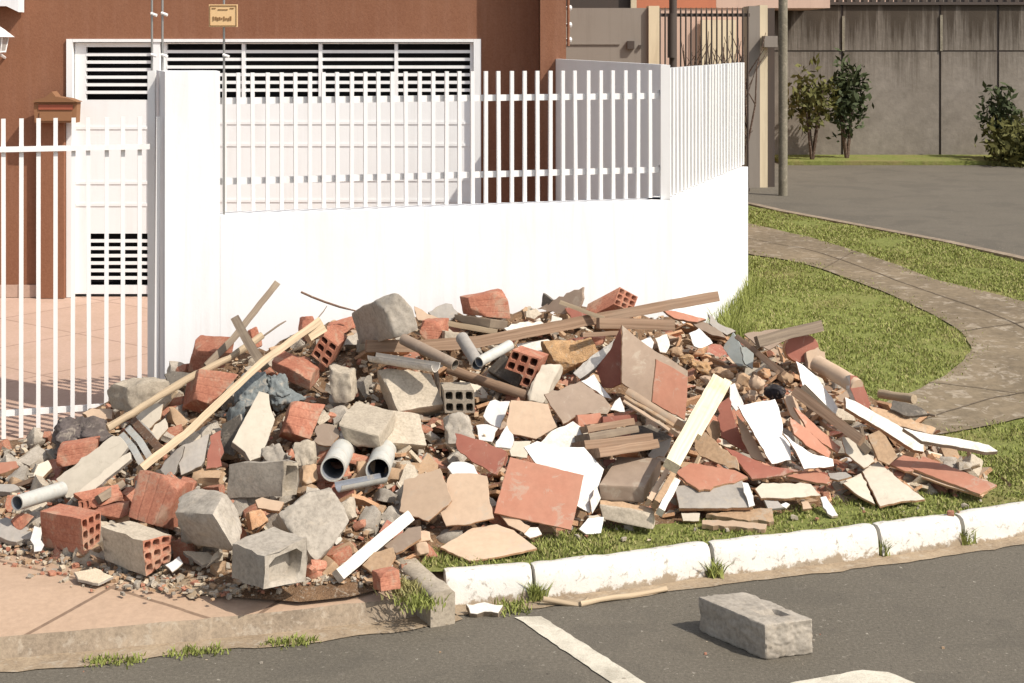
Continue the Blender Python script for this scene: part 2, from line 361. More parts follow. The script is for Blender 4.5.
# driveway apron: worn slabs with a rough low step
AZ=-.015
top=[Vector((v.x,v.y+.045,AZ)) for v in AW]
topr=resample(top,.05)
inner=[Vector((p.x,p.y+.38,AZ)) for p in topr]
topr=[p+Vector((0,.006*noise.noise(p*7)+.004*noise.noise(p*23),-.036+.004*noise.noise(p*9))) for p in topr]
k=len(topr)
bot=[Vector((p.x,p.y-.04+.01*noise.noise(p*15),RZ)) for p in topr]
strip('apron_step',bot,topr,'kerbraw')
mid=[Vector((p.x,6.2,AZ)) for p in topr]; back=[Vector((p.x,9.2,AZ)) for p in topr]
kk=len(topr); V0=topr+inner+back
tag(mesh_obj('driveway_apron',V0,[(a_,a_+1,kk+a_+1,kk+a_) for a_ in list(range(kk-1))+list(range(kk,2*kk-1))],'apron'),kind='structure')
# driveway behind the gate, up to the house
mb=MB(); mb.add([(-9,7.7,-.004),(1.6,7.7,-.004),(1.6,12.3,-.004),(-9,12.3,-.004)],[(0,1,2,3)])
tag(mb.build('driveway','drivetile'),kind='structure')
# lawn terrain (right of the boundary wall) with a grid that follows the ground
SB=Vector((.954,8.94)); SE=Vector(((748-CX)/F*11.3,11.3))        # side wall near / far ends in plan
NK=[k+Vector((0,.06,.12)) for k in KW]                             # kerb inner edge at lawn level
def kerb_y(x):
    for a,b in zip(NK,NK[1:]):
        if a.x<=x<=b.x: return a.y+(b.y-a.y)*(x-a.x)/(b.x-a.x)
    return NK[0].y if x<NK[0].x else NK[-1].y
FE=[T(750,205),T(780,212),T(850,225),T(940,242),T(1024,262),T(1120,286),T(1300,330)]  # far edge of the verge
def far_y(x):
    if x<=FE[0].x: return FE[0].y+ (FE[0].x-x)*.8
    for a,b in zip(FE,FE[1:]):
        if a.x<=x<=b.x: return a.y+(b.y-a.y)*(x-a.x)/(b.x-a.x)
    return FE[-1].y
LX0=-.40
def lz(x,y): return tz(y)-.006+.004*noise.noise(Vector((x*1.7,y*1.7,0)))*min(1,max(0,(y-6.6)))
gx=[LX0+ (6.2-LX0)*i/80 for i in range(81)]
V=[];Fc=[]
for x in gx:
    y0=kerb_y(x)+.01; y1=max(far_y(x),y0+.3)
    if x<.9: y1=9.0
    elif x<1.75: y1=min(y1,8.94+(x-.954)*3.0+.3) if x<1.6 else y1
    for j in range(61): y=y0+(y1-y0)*j/60; V.append((x,y,lz(x,y)))
Fc=[(i*61+j,(i+1)*61+j,(i+1)*61+j+1,i*61+j+1) for i in range(80) for j in range(60)]
tag(mesh_obj('lawn',V,Fc,'lawn',smooth=60),kind='structure')
# curved footpath
PL=[(700,246),(749,254),(805,264),(858,282),(920,309),(958,329),(970,346),(960,366),(925,386),(885,403),(868,425)]
PR=[(735,220),(790,233),(823,241),(883,260),(939,280),(1024,302),(1090,325),(1200,370),(1180,400),(1080,408),(1024,418),(925,437)]
def rs(pl,m):
    out=[];n=len(pl)-1
    for i in range(m+1):
        t=i/m*n; k=min(int(t),n-1); f=t-k; p0=pl[max(k-1,0)];p1=pl[k];p2=pl[k+1];p3=pl[min(k+2,n)]
        out.append(tuple(.5*((2*p1[c])+(-p0[c]+p2[c])*f+(2*p0[c]-5*p1[c]+4*p2[c]-p3[c])*f*f+(-p0[c]+3*p1[c]-3*p2[c]+p3[c])*f**3) for c in (0,1)))
    return out
la,ra=rs(PL,60),rs(PR,60); V=[];m=12
for a,b in zip(la,ra):
    A=T(*a);B=T(*b)
    for j in range(m+1):
        p=A.lerp(B,j/m); 
        if j in (0,m): p=p+Vector((noise.noise(p*4)*.03,noise.noise(p*4+Vector((5,5,5)))*.03,0))
        V.append((p.x,p.y,tz(p.y)+.003))
tag(mesh_obj('footpath',V,[(i*(m+1)+j,(i+1)*(m+1)+j,(i+1)*(m+1)+j+1,i*(m+1)+j+1) for i in range(60) for j in range(m)],'path'),kind='structure')
def path_uv(i,j): a=Vector(V[i*(m+1)+j]); return a+Vector((0,0,.004))
PV=[Vector(v) for v in V]
# joints in the footpath
mb=MB()
def joint(pts,w):
    pts=resample(pts,.08)
    o=[p+Vector((random.uniform(-.004,.004),random.uniform(-.01,.01),0)) for p in pts]; q=offset(o,w); kk=len(o)
    mb.add(o+q,[(i,i+1,kk+i+1,kk+i) for i in range(kk-1)])
joint([path_uv(i,6) for i in range(0,61,2)],.010)
for i in (14,31,47): joint([path_uv(i,j) for j in range(0,13)],.008)
tag(mb.build('footpath_joints','pathjoint'),kind='structure')
PP=[(PV[i*(m+1)].x,PV[i*(m+1)].y) for i in range(61)]+[(PV[i*(m+1)+m].x,PV[i*(m+1)+m].y) for i in range(60,-1,-1)]
# far road and its kerb
FZ=.13
mb=MB(); fe=[Vector((-6,24.5,0)),Vector((FE[0].x-1.5,FE[0].y+2.2,0))]+FE+[Vector((30,FE[-1].y-3,0))]
mb.add([(p.x,p.y+.01,FZ) for p in fe]+[(-6,40,FZ),(1.,40,FZ)]+[(p.x+1.5,40,FZ) for p in FE]+[(34,40,FZ)],[(i,i+1,len(fe)+i+1,len(fe)+i) for i in range(len(fe)-1)])
tag(mb.build('far_road','asphalt'),kind='structure')
mb=MB(); 
for a,b in zip(fe[1:],fe[2:]): mb.seg((a.x,a.y,0),(b.x,b.y,0),0,.262,.1)
tag(mb.build('far_kerb','kerbraw'),kind='structure')

# painted kerb stones
def kerb_piece(px0,px1,mat,label,taperend=False):
    pts=[]
    def at(px):
        for (a,b),(c,e) in zip(KB,KB[1:]):
            if a<=px<=c: return G(px,b+(e-b)*(px-a)/(c-a),RZ)
    N=max(8,int((px1-px0)/5)); base=[at(px0+(px1-px0)*i/N) for i in range(N+1)]
    prof=[(0,0),(.006,.045),(.014,.085),(.026,.112),(.045,.123),(.09,.122),(.105,.11),(.11,0)]
    V=[];Fc=[];K=len(prof)
    for i,p in enumerate(base):
        t=(base[min(i+1,N)]-base[max(i-1,0)]).normalized(); nrm=Vector((-t.y,t.x,0))
        e=min(i,N-i); shr=.006*(1 if e==0 else .25 if e==1 else 0)
        for (a,h) in prof:
            q=p+nrm*a+Vector((0,0,h)); w=noise.noise(q*6)*.007+noise.noise(q*22)*.004
            q=q+nrm*w*(1 if a<.05 else .3)+Vector((0,0,(noise.noise(q*7)*.006+noise.noise(q*25)*.003-shr*.5)*(1 if h>.05 else 0)))+nrm*shr*(1 if a<.05 else -1)
            V.append(q)
    for i in range(N):
        for j in range(K-1): Fc.append((i*K+j,(i+1)*K+j,(i+1)*K+j+1,i*K+j+1))
    Fc+= [tuple(range(K)),tuple(N*K+j for j in range(K))]
    o=mesh_obj('kerb_stone',V,Fc,mat,smooth=50); tag(o,label,'kerb stone','white painted kerb stones along the lawn'); return o
kerb_piece(447.5,533,'kerbpaint','short flaking white kerb stone at the driveway corner beside the lawn')
kerb_piece(537,713,'kerbpaint','white painted kerb stone with a long stick lying in the gutter before it')
kerb_piece(716.5,880,'kerbpaint','white painted kerb stone right behind the loose concrete block in the road')
kerb_piece(884,963.5,'kerbpaint','short white kerb stone between two dark joints near the right')
kerb_piece(967.5,1108,'kerbpaint','white kerb stone at the right edge of the photo, beside the grass')
# bare kerb running back along the driveway
a=G(443,594,-.0); b=T(390,549,0)
mb=MB(); A=[];t=(b-a).normalized(); nn=Vector((t.y,-t.x,0))
N=14;V=[];Fc=[];prof=[(-.05,-.12),(-.05,-.005),(-.035,.012),(.035,.014),(.05,-.002),(.05,-.12)]
for i in range(N+1):
    p=a.lerp(b,i/N)
    for (u,h) in prof:
        q=p+nn*u+Vector((0,0,h)); V.append(q+Vector((noise.noise(q*11),noise.noise(q*12+Vector((3,3,3))),noise.noise(q*14)))*.008)
K=len(prof)
for i in range(N):
    for j in range(K-1): Fc.append((i*K+j,(i+1)*K+j,(i+1)*K+j+1,i*K+j+1))
Fc+=[tuple(range(K)),tuple(N*K+j for j in range(K))]
tag(mesh_obj('kerb_stone',V,Fc,'mortar',smooth=50),'bare unpainted kerb stone running back between driveway and grass','kerb stone')
# road markings
def marking(pts,z=RZ+.004):
    w=[G(x,y,RZ) for x,y in pts]; w=resample(w+[w[0]],.03)[:-1]
    w=[Vector((p.x+noise.noise(p*40)*.006,p.y+noise.noise(p*35+Vector((9,1,1)))*.006,z)) for p in w]
    return tag(mesh_obj('road_marking',w,[tuple(range(len(w)))],'roadpaint'),kind='structure')
marking([(515,618),(541,617),(646,684),(700,720),(640,722),(612,684)])
marking([(795,683),(862,671),(888,673),(915,684),(960,705),(1000,740),(700,740),(715,702)])

# ---------------------------------------------------------------- house
HD=12.26
def hx(px,d=HD): return (px-CX)/F*d
def hz(py,d=HD): return CH-(py-HY)/F*d
house=empty('house',(hx(250),HD,0)); tag(house,'brown stuccoed house with a white louvred garage door behind the front fence','house')
mb=MB(); top=3.4; x0,x1=hx(67),hx(481)
mb.abox(-9,x0,HD,HD+.25,0,top); mb.abox(x0,x1,HD,HD+.25,hz(39),top); mb.abox(x1,.22,HD,HD+.25,0,top)
mb.abox(hx(40),hx(66.5),HD-.07,HD-.003,0,hz(118))                      # pilaster under the letter box
mb.abox(-9,-8.75,HD+.25,HD+6,0,top)
mb.build('wall','stucco',house)
mb=MB(); mb.abox(.225,.43,HD-.33,HD+5,0,top); mb.build('side_wall','stucco',house)
mb=MB(); mb.abox(-9.2,.6,HD-.02,HD+6.2,top+.002,top+.2); mb.build('roof','farcream',house)
mb=MB(); mb.abox(-9,hx(39.5),HD-.02,HD-.003,0,.1); mb.build('skirting','drivetile',house)
mb=MB(); mb.abox(x0+.02,x1-.02,HD+.24,HD+.26,.0,hz(39)); mb.build('painted_dark_backing','dark',house)  # black sheet paints the shade seen between the louvre slats
# door leaves
def part(mb,name,mat,parent=house,**k):
    return mb.build(name,mat,parent,**k)
# outer frame
mb=MB(); ft=.035
mb.abox(x0,x0+.05,HD-.02,HD+.12,.0,hz(39)); mb.abox(x1-.06,x1,HD-.02,HD+.12,.0,hz(39)); mb.abox(x0+.051,x1-.061,HD-.02,HD+.12,hz(39)-.025,hz(39))
mb.abox(hx(153),hx(160),HD-.01,HD+.12,0,hz(39)-.027)
part(mb,'door_frame','doorwhite')
# pedestrian door (left)
def louvre_door(name,xa,xb,blocks,mulls,joints,ztop):
    d=MB(); yb0,yb1=HD+.03,HD+.07; zs=.02
    edges=sorted(blocks,key=lambda b:b[2])            # blocks: (xl,xr,zlow,zhigh,pitch)
    z=zs
    for (xl,xr,zl,zh,pt) in edges:
        d.abox(xa,xb,yb0,yb1,z,zl)
        d.abox(xa,xl,yb0,yb1,zl,zh); d.abox(xr,xb,yb0,yb1,zl,zh); z=zh
    if z<ztop-.001: d.abox(xa,xb,yb0,yb1,z,ztop)
    for jz in joints: d.abox(xa+.01,xb-.01,yb0-.006,yb0-.001,jz-.012,jz+.012)
    o=part(d,name,'doorwhite')
    for (xl,xr,zl,zh,pt) in edges:
        n=int(round((zh-zl)/pt))
        s=MB()
        for i in range(1,n): 
            zz=zl+(zh-zl)*i/n; s.box(((xl+xr)/2,yb0+.008,zz),((xr-xl)/2,0,0),(0,.010,.0),(0,0,.0125))
        for mx in mulls:
            if xl<mx<xr: s.abox(mx-.014,mx+.014,yb0-.012,yb0+.045,zl,zh)
        q=s.build('louvre','doorwhite'); q.parent=o; q.location=q.location-house.location-o.location
    return o
zt=hz(39)-.03
louvre_door('entrance_door',hx(74),hx(152),[(hx(85),hx(151.5),hz(100),hz(47),.062),(hx(87),hx(151.5),hz(286),hz(234),.062)],[hx(112),hx(131)] if False else [],[hz(128),hz(183),hz(205)],zt)
louvre_door('garage_door',hx(161),x1-.065,[(hx(166),hx(470),hz(98),zt-.01,.062)],[hx(243),hx(320),hx(396)],[hz(123),hz(145),hz(180),hz(201),hz(240)],zt)
# insulators on the house corner
for py in (8,25,40):
    mb=MB(); X=.43; z=hz(py,HD-.33)
    mb.tube([(X,HD-.25,z),(X+.05,HD-.25,z)],.014,8); mb.tube([(X+.02,HD-.25,z),(X+.045,HD-.25,z)],.024,8); part(mb,'insulator','insul')
mb=MB(); mb.tube([(.45,HD-.28,hz(46,12)),(.45,HD-.28,3.2)],.012,6); part(mb,'conduit','stucco')
# wall lantern at the left edge and the white awning corner
LD=12.05
g=empty('wall_lantern',P(-4,50,LD)); tag(g,'small white framed wall lantern on brown stucco at the left edge','lantern')
def fr(px,py,r): c=P(px,py,LD); return [(c.x-r,c.y-r,c.z),(c.x+r,c.y-r,c.z),(c.x+r,c.y+r,c.z),(c.x-r,c.y+r,c.z)]
px_m=LD/F
mb=MB(); a=fr(-4,37,14*px_m); b=fr(-4,29,6*px_m); mb.add(a+b,[(0,1,5,4),(1,2,6,5),(2,3,7,6),(3,0,4,7),(0,3,2,1),(4,5,6,7)])
a=fr(-4,29,6*px_m); mb.add(a+[P(-4,24,LD)],[(0,1,4),(1,2,4),(2,3,4),(3,0,4)]); mb.build('cap','fencewhite',g)
mb=MB(); a=fr(-4,37.5,9.3*px_m); b=fr(-4,52,7*px_m); mb.add(a+b,[(0,1,5,4),(1,2,6,5),(2,3,7,6),(3,0,4,7)]); mb.build('glass','glass',g)
mb=MB(); 
for i in range(4): mb.tube([a[i],b[i]],.006,5); mb.tube([b[i],b[(i+1)%4]],.009,5)
mb.tube([P(-4,52,LD),Vector((P(-4,52,LD).x,HD,P(-4,58,LD).z))],.012,6); mb.build('frame','fencewhite',g)
mb=MB(); c=[P(-30,6,12.1),P(6,6,12.1),P(18.5,12,12.1),P(18.5,-30,12.1),P(-30,-30,12.1)]; bk=[v+Vector((.0,.14,0)) for v in c]
mb.add(c+bk,[(0,1,2,3,4),(9,8,7,6,5)]+[(i,(i+1)%5,5+(i+1)%5,5+i) for i in range(5)])
tag(mb.build('awning','wallwhite'),'white awning corner hanging in the top left corner of the photo','awning')
# letter box on the pilaster
MD=HD-.07
g=empty('letter_box',P(59,118,MD)); tag(g,'carved wooden letter box with gabled top on the brown wall beside the door','letter box')
def flat(mbx,pts,d0,d1,m=0):
    f=[P(x,y,MD) for x,y in pts]; a=[Vector((p.x,MD-d1,p.z)) for p in f]; b=[Vector((p.x,MD-d0,p.z)) for p in f]; n=len(f)
    mbx.add(a+b,[tuple(range(n)),tuple(range(2*n-1,n-1,-1))]+[(i,(i+1)%n,n+(i+1)%n,n+i) for i in range(n)],m)
mb=MB(); flat(mb,[(38,102),(81,102),(80,122),(39,122)],.003,.11); mb.build('box','mailwood',g)
mb=MB(); flat(mb,[(36,101.5),(44,98),(50,97),(57,91),(61,96),(74,98),(83,101.5)],.003,.14); mb.build('gable','mailwood',g)
mb=MB(); flat(mb,[(43,104),(77,104),(77,109),(43,109)],.112,.118); mb.build('slot_panel','mailred',g)
mb=MB(); flat(mb,[(44,111),(76,111),(76,120),(44,120)],.112,.12); mb.build('front_flap','mailwood',g)

# ---------------------------------------------------------------- boundary wall (white), front line
def on(px):                                   # plan point of the wall line under pixel column
    d=wall_d(px); return Vector(((px-CX)/F*d,d))
HL=1.146; HT=1.93
wp=empty('boundary_wall',(on(400).x,on(400).y,0)); tag(wp,'white painted boundary wall behind the rubble, with a tall solid end by the gate','wall')
A=on(165);B=on(220);C=WB;nv=Vector((-WD.y,WD.x))
mb=MB()
jb=Vector(((156.5-CX)/F*8.42,8.42))
pl=[A,B,B+nv*.2,jb+Vector((.25,.0)),jb]
v=[(p.x,p.y,z) for z in (0,HT) for p in pl]; n=5
mb.add(v,[tuple(range(n)),tuple(range(2*n-1,n-1,-1))]+[(i,(i+1)%n,n+(i+1)%n,n+i) for i in range(n)])
mb.build('pillar','wallwhite',wp)
mb=MB(); mb.seg(B+WD*.001,C,0,HL,.16); mb.build('front_wall','wallwhite',wp)
mb=MB(); sd=(SE-SB).normalized(); mb.seg(SB+sd*.0+Vector((.001,.0)),SE,0,HL,.16); mb.build('side_wall','wallwhite',wp)
# picket fence on the front wall
def picket_run(parent,p0,d,length,pitch,z0,z1,w,off,mat='fencewhite',start=.0):
    n=int(length/pitch); nrm=Vector((d.y,-d.x))
    base=None
    for i in range(n+1):
        c=p0+d*(start+i*pitch)-nrm*off
        o=None
        if base is None:
            m_=MB(); h=w/2; m_.box((c.x,c.y,(z0+z1)/2),(d.x*h,d.y*h,0),(nrm.x*h,nrm.y*h,0),(0,0,(z1-z0)/2)); base=m_.build('picket',mat,parent,origin=(c.x,c.y,z0)); base['_b']=0; del base['_b']
            b0=c
        else:
            o=base.copy(); COL.objects.link(o); o.parent=parent; o.location=base.location+Vector((c.x-b0.x,c.y-b0.y,0)); 
            o.rotation_euler=(random.gauss(0,.003),random.gauss(0,.003),0)
def rail(parent,p0,p1,z,h,w,off,d,mat='fencewhite'):
    nrm=Vector((d.y,-d.x)); m_=MB(); a=p0-nrm*off; b=p1-nrm*off; c=(a+b)/2; L=(b-a)/2
    m_.box((c.x,c.y,z),(L.x,L.y,0),(nrm.x*w/2,nrm.y*w/2,0),(0,0,h/2)); m_.build('rail',mat,parent)
fn=empty('picket_fence',(on(440).x,on(440).y+.05,HL)); tag(fn,'white metal picket fence standing on the low front wall before the garage door','fence')
L=(C-B).length
picket_run(fn,B,WD,L-.06,.0785,HL+.012,1.92,.021,.06,start=.03)
rail(fn,B+WD*.005,C-WD*.05,1.765,.036,.012,.08,WD); rail(fn,B+WD*.005,C-WD*.05,1.322,.036,.012,.08,WD)
mb=MB(); c=C-WD*.02+nv*.06; mb.abox(c.x-.028,c.x+.028,c.y-.028,c.y+.028,HL,1.95); mb.build('post','fencewhite',fn)
fs=empty('side_fence',((SB.x+SE.x)/2,(SB.y+SE.y)/2,HL)); tag(fs,'white close slatted fence on the side wall receding from the corner','fence')
Ls=(SE-SB).length
picket_run(fs,SB,sd,Ls-.06,.105,HL+.012,1.93,.05,.06,start=.1)
rail(fs,SB+sd*.05,SE,1.78,.036,.012,.1,sd); rail(fs,SB+sd*.05,SE,1.33,.036,.012,.1,sd)
# grey sheet panel from wall corner back to the house
pc=Vector((C.x-.01,C.y+.22)); pe=Vector(((559-CX)/F*11.95,11.95))
mb=MB(); mb.seg(pc,pe,0,1.95,.03); 
g=mb.build('metal_screen','greymetal'); tag(g,'plain grey sheet screen behind the pickets between wall corner and house','screen')
# electric fence rods with plaque
def rod(px,d,z0,label,z1=2.75):
    X=(px-CX)/F*d; mb=MB(); mb.tube([(X,d,z0),(X,d,z1)],.0065,6)
    g=empty('fence_rod',(X,d,z0)); tag(g,label,'rod','thin steel rods of the electric fence'); mb.build('rod','steel',g)
    for zz in (2.02,2.25,2.48):
        m_=MB(); m_.tube([(X-.004,d-.006,zz),(X+.03,d-.014,zz-.012)],.009,6); m_.build('insulator','insul',g)
    return g
rod(152,8.45,.2,'thin steel rod beside the gate post, left of the tall white wall end')
rod(162.5,8.3,HT,'thin steel rod on top of the tall white wall end')
rod(224,wall_d(224)+.02,HL,'thin steel rod carrying the small tan plaque')
pd=wall_d(224)-.0
g=empty('plaque',P(224,27,pd)); tag(g,'small tan warning plaque with a dark emblem wired to the steel rod','plaque')
def pbox(mbx,x0_,y0_,x1_,y1_,d0,d1): 
    a=P(x0_,y0_,pd);b=P(x1_,y1_,pd); mbx.abox(a.x,b.x,pd-d1,pd-d0,b.z,a.z)
mb=MB(); pbox(mb,210,4.5,238.5,27,.02,.03); mb.build('board','plaque',g)
mb=MB()
for q in ((211,5.5,237.5,6.2),(211,25.4,237.5,26),(210.8,6,211.4,26),(237,6,237.6,26),(213,8,217,8.8),(219,9.3,229,10.1),(231,8,235,8.8)): pbox(mb,*q,.031,.033)
mb.build('border','plaqueink',g)
mb=MB()
for k in range(9): 
    xx=214+k*2.1; hgt=random.uniform(1,3.4); 
    pbox(mb,xx,19.5-hgt,xx+random.uniform(1.0,1.9),19.5+random.uniform(0,1.4),.031,.033)
mb.build('emblem','plaqueink',g)
# gate at the left
gt=empty('gate',(on(60).x,on(60).y,0)); tag(gt,'white metal picket gate across the driveway at the left','gate')
GE=on(152)-WD*.01; G0=GE-WD*2.1; nrm=Vector((WD.y,-WD.x))
picket_run(gt,G0-WD*.036,WD,2.18,.0868,.0,1.685,.022,.06)
rail(gt,G0,GE,1.525,.028,.02,.035,WD); rail(gt,G0,GE,.128,.032,.012,.08,WD)
mb=MB(); c=Vector(((152-CX)/F*8.3,8.3)); mb.abox(c.x-.02,c.x+.02,c.y-.02,c.y+.02,0,1.93); mb.build('gate_post','fencewhite',gt)

# ---------------------------------------------------------------- background
def wall_piece(name,label,cat,pxa,pxb,pyt,d,mat,th=.25,z0=0.,pyb=None,d2=None):
    g=empty(name,P((pxa+pxb)/2,200,d).xy.to_3d()); tag(g,label,cat)
    return g
# far stained wall made of panels
g=empty('concrete_wall',((880-CX)/F*25,25,FZ)); tag(g,'long rain-stained concrete panel wall across the far road','wall')
xsj=[hx(x,25) for x in (771,842,940,998,1070,1180,1300,1500)]
ztp=hz(5,25); zmid=hz(51,25)
for i,(a,b) in enumerate(zip(xsj,xsj[1:])):
    for (z0,z1) in ((0,zmid-.012),(zmid+.012,ztp)):
        mb=MB(); mb.abox(a+.02,b-.02,25,25.2,z0,z1); mb.build('panel','farwall',g)
mb=MB(); mb.abox(xsj[0],xsj[-1],25.02,25.18,0,ztp-.02); mb.build('core','darkiron',g)
mb=MB(); mb.abox(xsj[0]-.02,xsj[-1],24.95,25.25,ztp+.002,ztp+.05)
xx=xsj[0]
while xx<xsj[-1]: mb.abox(xx,xx+.07,24.98,25.2,ztp+.052,ztp+.1); xx+=.14
mb.build('coping','darkiron',g)
mb=MB()
for x in (843,): mb.abox(hx(x,25)-.02,hx(x,25)+.02,24.97,24.998,zmid,hz(16,25))
mb.abox(hx(941,25)-.02,hx(941,25)+.02,24.97,24.998,zmid,hz(15,25)); mb.build('joint_strip','pole',g)
# gate pillar left of it, with dark niche
g=empty('gate_pillar',((760-CX)/F*20,20,FZ)); tag(g,'weathered grey and cream gate pillar at the end of the far wall','pillar')
mb=MB(); mb.abox(hx(749,20),hx(760,20),20,20.5,0,hz(6,20)); mb.build('shaft','fargrey',g)
mb=MB(); mb.abox(hx(760.2,20),hx(768,20),20.03,20.5,0,hz(5,20)); mb.build('cream_face','farcream',g)
mb=MB(); mb.abox(hx(762,20),hx(775,20),19.8,20.02,hz(47,20),hz(36,20)); mb.build('meter_box','fargrey',g)
mb=MB(); mb.abox(hx(768.2,20),hx(776,20),20.1,20.4,0,hz(8,20)); mb.build('inner_jamb','darkiron',g)
mb=MB(); mb.tube([(hx(783,19),19,0),(hx(783,19),19,6)],.058,12); tag(mb.build('utility_pole','pole',smooth=60),'grey utility pole in front of the far concrete wall','pole')
mb=MB(); mb.tube([(hx(673,17),17,0),(hx(673,17),17,6)],.045,10); mb.tube([(hx(673,17)-.02,16.93,1.9),(hx(673,17)-.02,16.93,2.4)],.05,8); tag(mb.build('utility_pole','darkiron',smooth=60),'dark thin pole in front of the spear fence','pole')
# neighbour's taupe wall + dark shed above
mb=MB(); mb.abox(hx(540,16),hx(648,16),16,16.2,0,hz(8,16)); mb.abox(hx(560,16),hx(620,16),15.985,15.998,hz(44.5,16),hz(43.5,16))
g=empty('neighbour_wall',(hx(600,16),16,0)); tag(g,'taupe rendered wall of the neighbouring plot with a small dark meter hatch','wall'); mb.build('wall','fargrey',g)
mb=MB(); mb.abox(hx(627,16),hx(634,16),15.95,15.998,hz(49,16),hz(41,16)); mb.build('hatch','darkiron',g)
mb=MB(); mb.abox(hx(638.5,16),hx(641,16),15.97,15.998,hz(48,16),hz(45,16)); mb.build('tap','darkiron',g)
mb=MB(); mb.abox(hx(648.3,16),hx(659,16),15.95,16.25,0,hz(6,16)); tag(mb.build('pillar','farcream'),'cream pillar between the taupe wall and the spear fence','pillar')
g=empty('outbuilding',(hx(600,20),20,0)); tag(g,'dark fronted outbuilding behind the taupe wall','shed')
mb=MB(); mb.abox(hx(545,20),hx(630,20),20,22,0,3.4); mb.build('front','darkiron',g)
mb=MB(); mb.abox(hx(630.3,20),hx(636,20),19.9,22,0,3.4); mb.build('corner_post','farcream',g)
g=empty('neighbour_house',(hx(700,23),23,0)); tag(g,'orange and pale pink house behind the spear fence','house')
mb=MB(); mb.abox(hx(630,23),hx(716,23),23,27,hz(8,23),4.5); mb.build('upper_wall','faroreng',g)
mb=MB(); mb.abox(hx(630,23),hx(770,23),23.02,27,0,hz(8,23)-.002); mb.abox(hx(716.2,23),hx(830,23),23.0,27,hz(8,23),4.5); mb.build('lower_wall','farpink',g)
mb=MB(); mb.abox(hx(700,23),hx(735,23),22.9,22.99,.2,hz(20,23)); mb.build('door','farcream',g)
g=empty('distant_house',(8,34,0)); tag(g,'pale pink house wall showing above the far concrete wall','house')
mb=MB(); mb.abox(hx(770,34),hx(900,34),34,40,0,6); mb.build('wall','farpink',g)
mb=MB(); mb.abox(hx(760,34),hx(905,34),33.6,40.4,6.01,6.3); mb.build('roof','faroreng',g)
g=empty('distant_house',(16,36,0)); tag(g,'grey building beyond the right end of the far wall','house')
mb=MB(); mb.abox(hx(905,36),hx(1150,36),36,42,0,6); mb.build('wall','fargrey',g)  # plain taupe render over the whole wall
mb=MB(); mb.abox(hx(900,36),hx(1155,36),35.6,42.4,6.01,6.3); mb.build('roof','darkiron',g)
# spear fence
g=empty('spear_fence',(hx(705,18),18,.1)); tag(g,'dark iron spear fence with bare shrubs growing behind it','fence')
x=hx(660,18); base=None
while x<hx(750,18):
    if base is None:
        mb=MB(); mb.tube([(x,18,.1),(x,18,hz(11,18)),(x,18,hz(7,18))],[.011,.011,.001],6); base=mb.build('spear','darkiron',g,origin=(x,18,.1)); bx=x
    else:
        o=base.copy(); COL.objects.link(o); o.parent=g; o.location=base.location+Vector((x-bx,0,0))
    x+=.062
for z in (hz(15,18),.3):
    mb=MB(); mb.abox(hx(658,18),hx(750,18),18.012,18.03,z-.02,z+.02); mb.build('rail','darkiron',g)
def bare_shrub(px,d,h,label):
    X=hx(px,d); mb=MB()
    for k in range(9):
        a=random.uniform(0,6.28); sp=random.uniform(.05,.4); p=Vector((X,d,.1)); pts=[p]
        for j in range(5):
            p=p+Vector((math.cos(a)*sp*.25+random.uniform(-.06,.06),math.sin(a)*sp*.15,h/5*random.uniform(.7,1.1))); pts.append(p)
            if j in (1,2,3): mb.tube([p,p+Vector((random.uniform(-.25,.25),random.uniform(-.1,.1),random.uniform(.2,.45)))],[.01,.003],4)
        mb.tube(pts,[.022,.018,.015,.012,.009,.004],5)
    tag(mb.build('bare_shrub','bark'),label,'shrub','bare shrubs behind the spear fence')
bare_shrub(690,18.8,2.1,'bare twiggy shrub nearest the dark pole behind the spear fence')
bare_shrub(712,19,2.2,'bare twiggy shrub in the middle behind the spear fence')
bare_shrub(737,18.8,2.2,'bare dark shrub beside the gate pillar behind the spear fence')
def leaves(center,rad,n,size,name,mat,parent):
    c=np.array(center); d=rng.normal(size=(n,3)); d/=np.linalg.norm(d,axis=1)[:,None]
    r=rng.random(n)**.45; lob=1+.28*np.sin(d[:,0]*5+center[0])*np.cos(d[:,2]*4+d[:,1]*3)
    lob*=1+.35*np.sin(d[:,1]*7+d[:,0]*9)*np.sin(d[:,2]*6+1.7*center[0]); p=c+d*np.array(rad)*(r*lob)[:,None]+rng.normal(0,.03,(n,3)); p[:,2]=np.maximum(p[:,2],.15)
    u=rng.normal(size=(n,3)); u/=np.linalg.norm(u,axis=1)[:,None]; w=np.cross(u,rng.normal(size=(n,3))); w/=np.linalg.norm(w,axis=1)[:,None]
    s=(size*rng.uniform(.6,1.4,n))[:,None]
    V=np.empty((n,4,3)); V[:,0]=p-u*s; V[:,1]=p+w*s*.4; V[:,2]=p+u*s; V[:,3]=p-w*s*.4
    fc=np.arange(n*4).reshape(n,4)
    o=mesh_obj(name,V.reshape(-1,3).tolist(),fc.tolist(),mat,parent); return o
def bush(px,py,d,rad,n,size,mat,label,group='bushes along the far wall',floor=FZ):
    c=P(px,py,d); g=empty('bush',(c.x,d,floor)); tag(g,label,'bush',group)
    leaves((c.x,d,c.z),rad,n,size,'foliage',mat,g)
    mb=MB()
    for k in range(5): mb.tube([(c.x,d,floor-.02),(c.x+random.uniform(-.5,.5)*rad[0],d+random.uniform(-.3,.3)*rad[1],c.z+random.uniform(-.1,.5)*rad[2])],[.03,.008],5)
    mb.build('stem','bark',g)
bush(812,100,24,(.42,.35,.50),650,.07,'leafy','olive yellow bush rising above the far verge, left of the dark one')
bush(847,98,24.3,(.36,.3,.62),800,.07,'leafd','dark green bush against the far wall, beside the olive one')
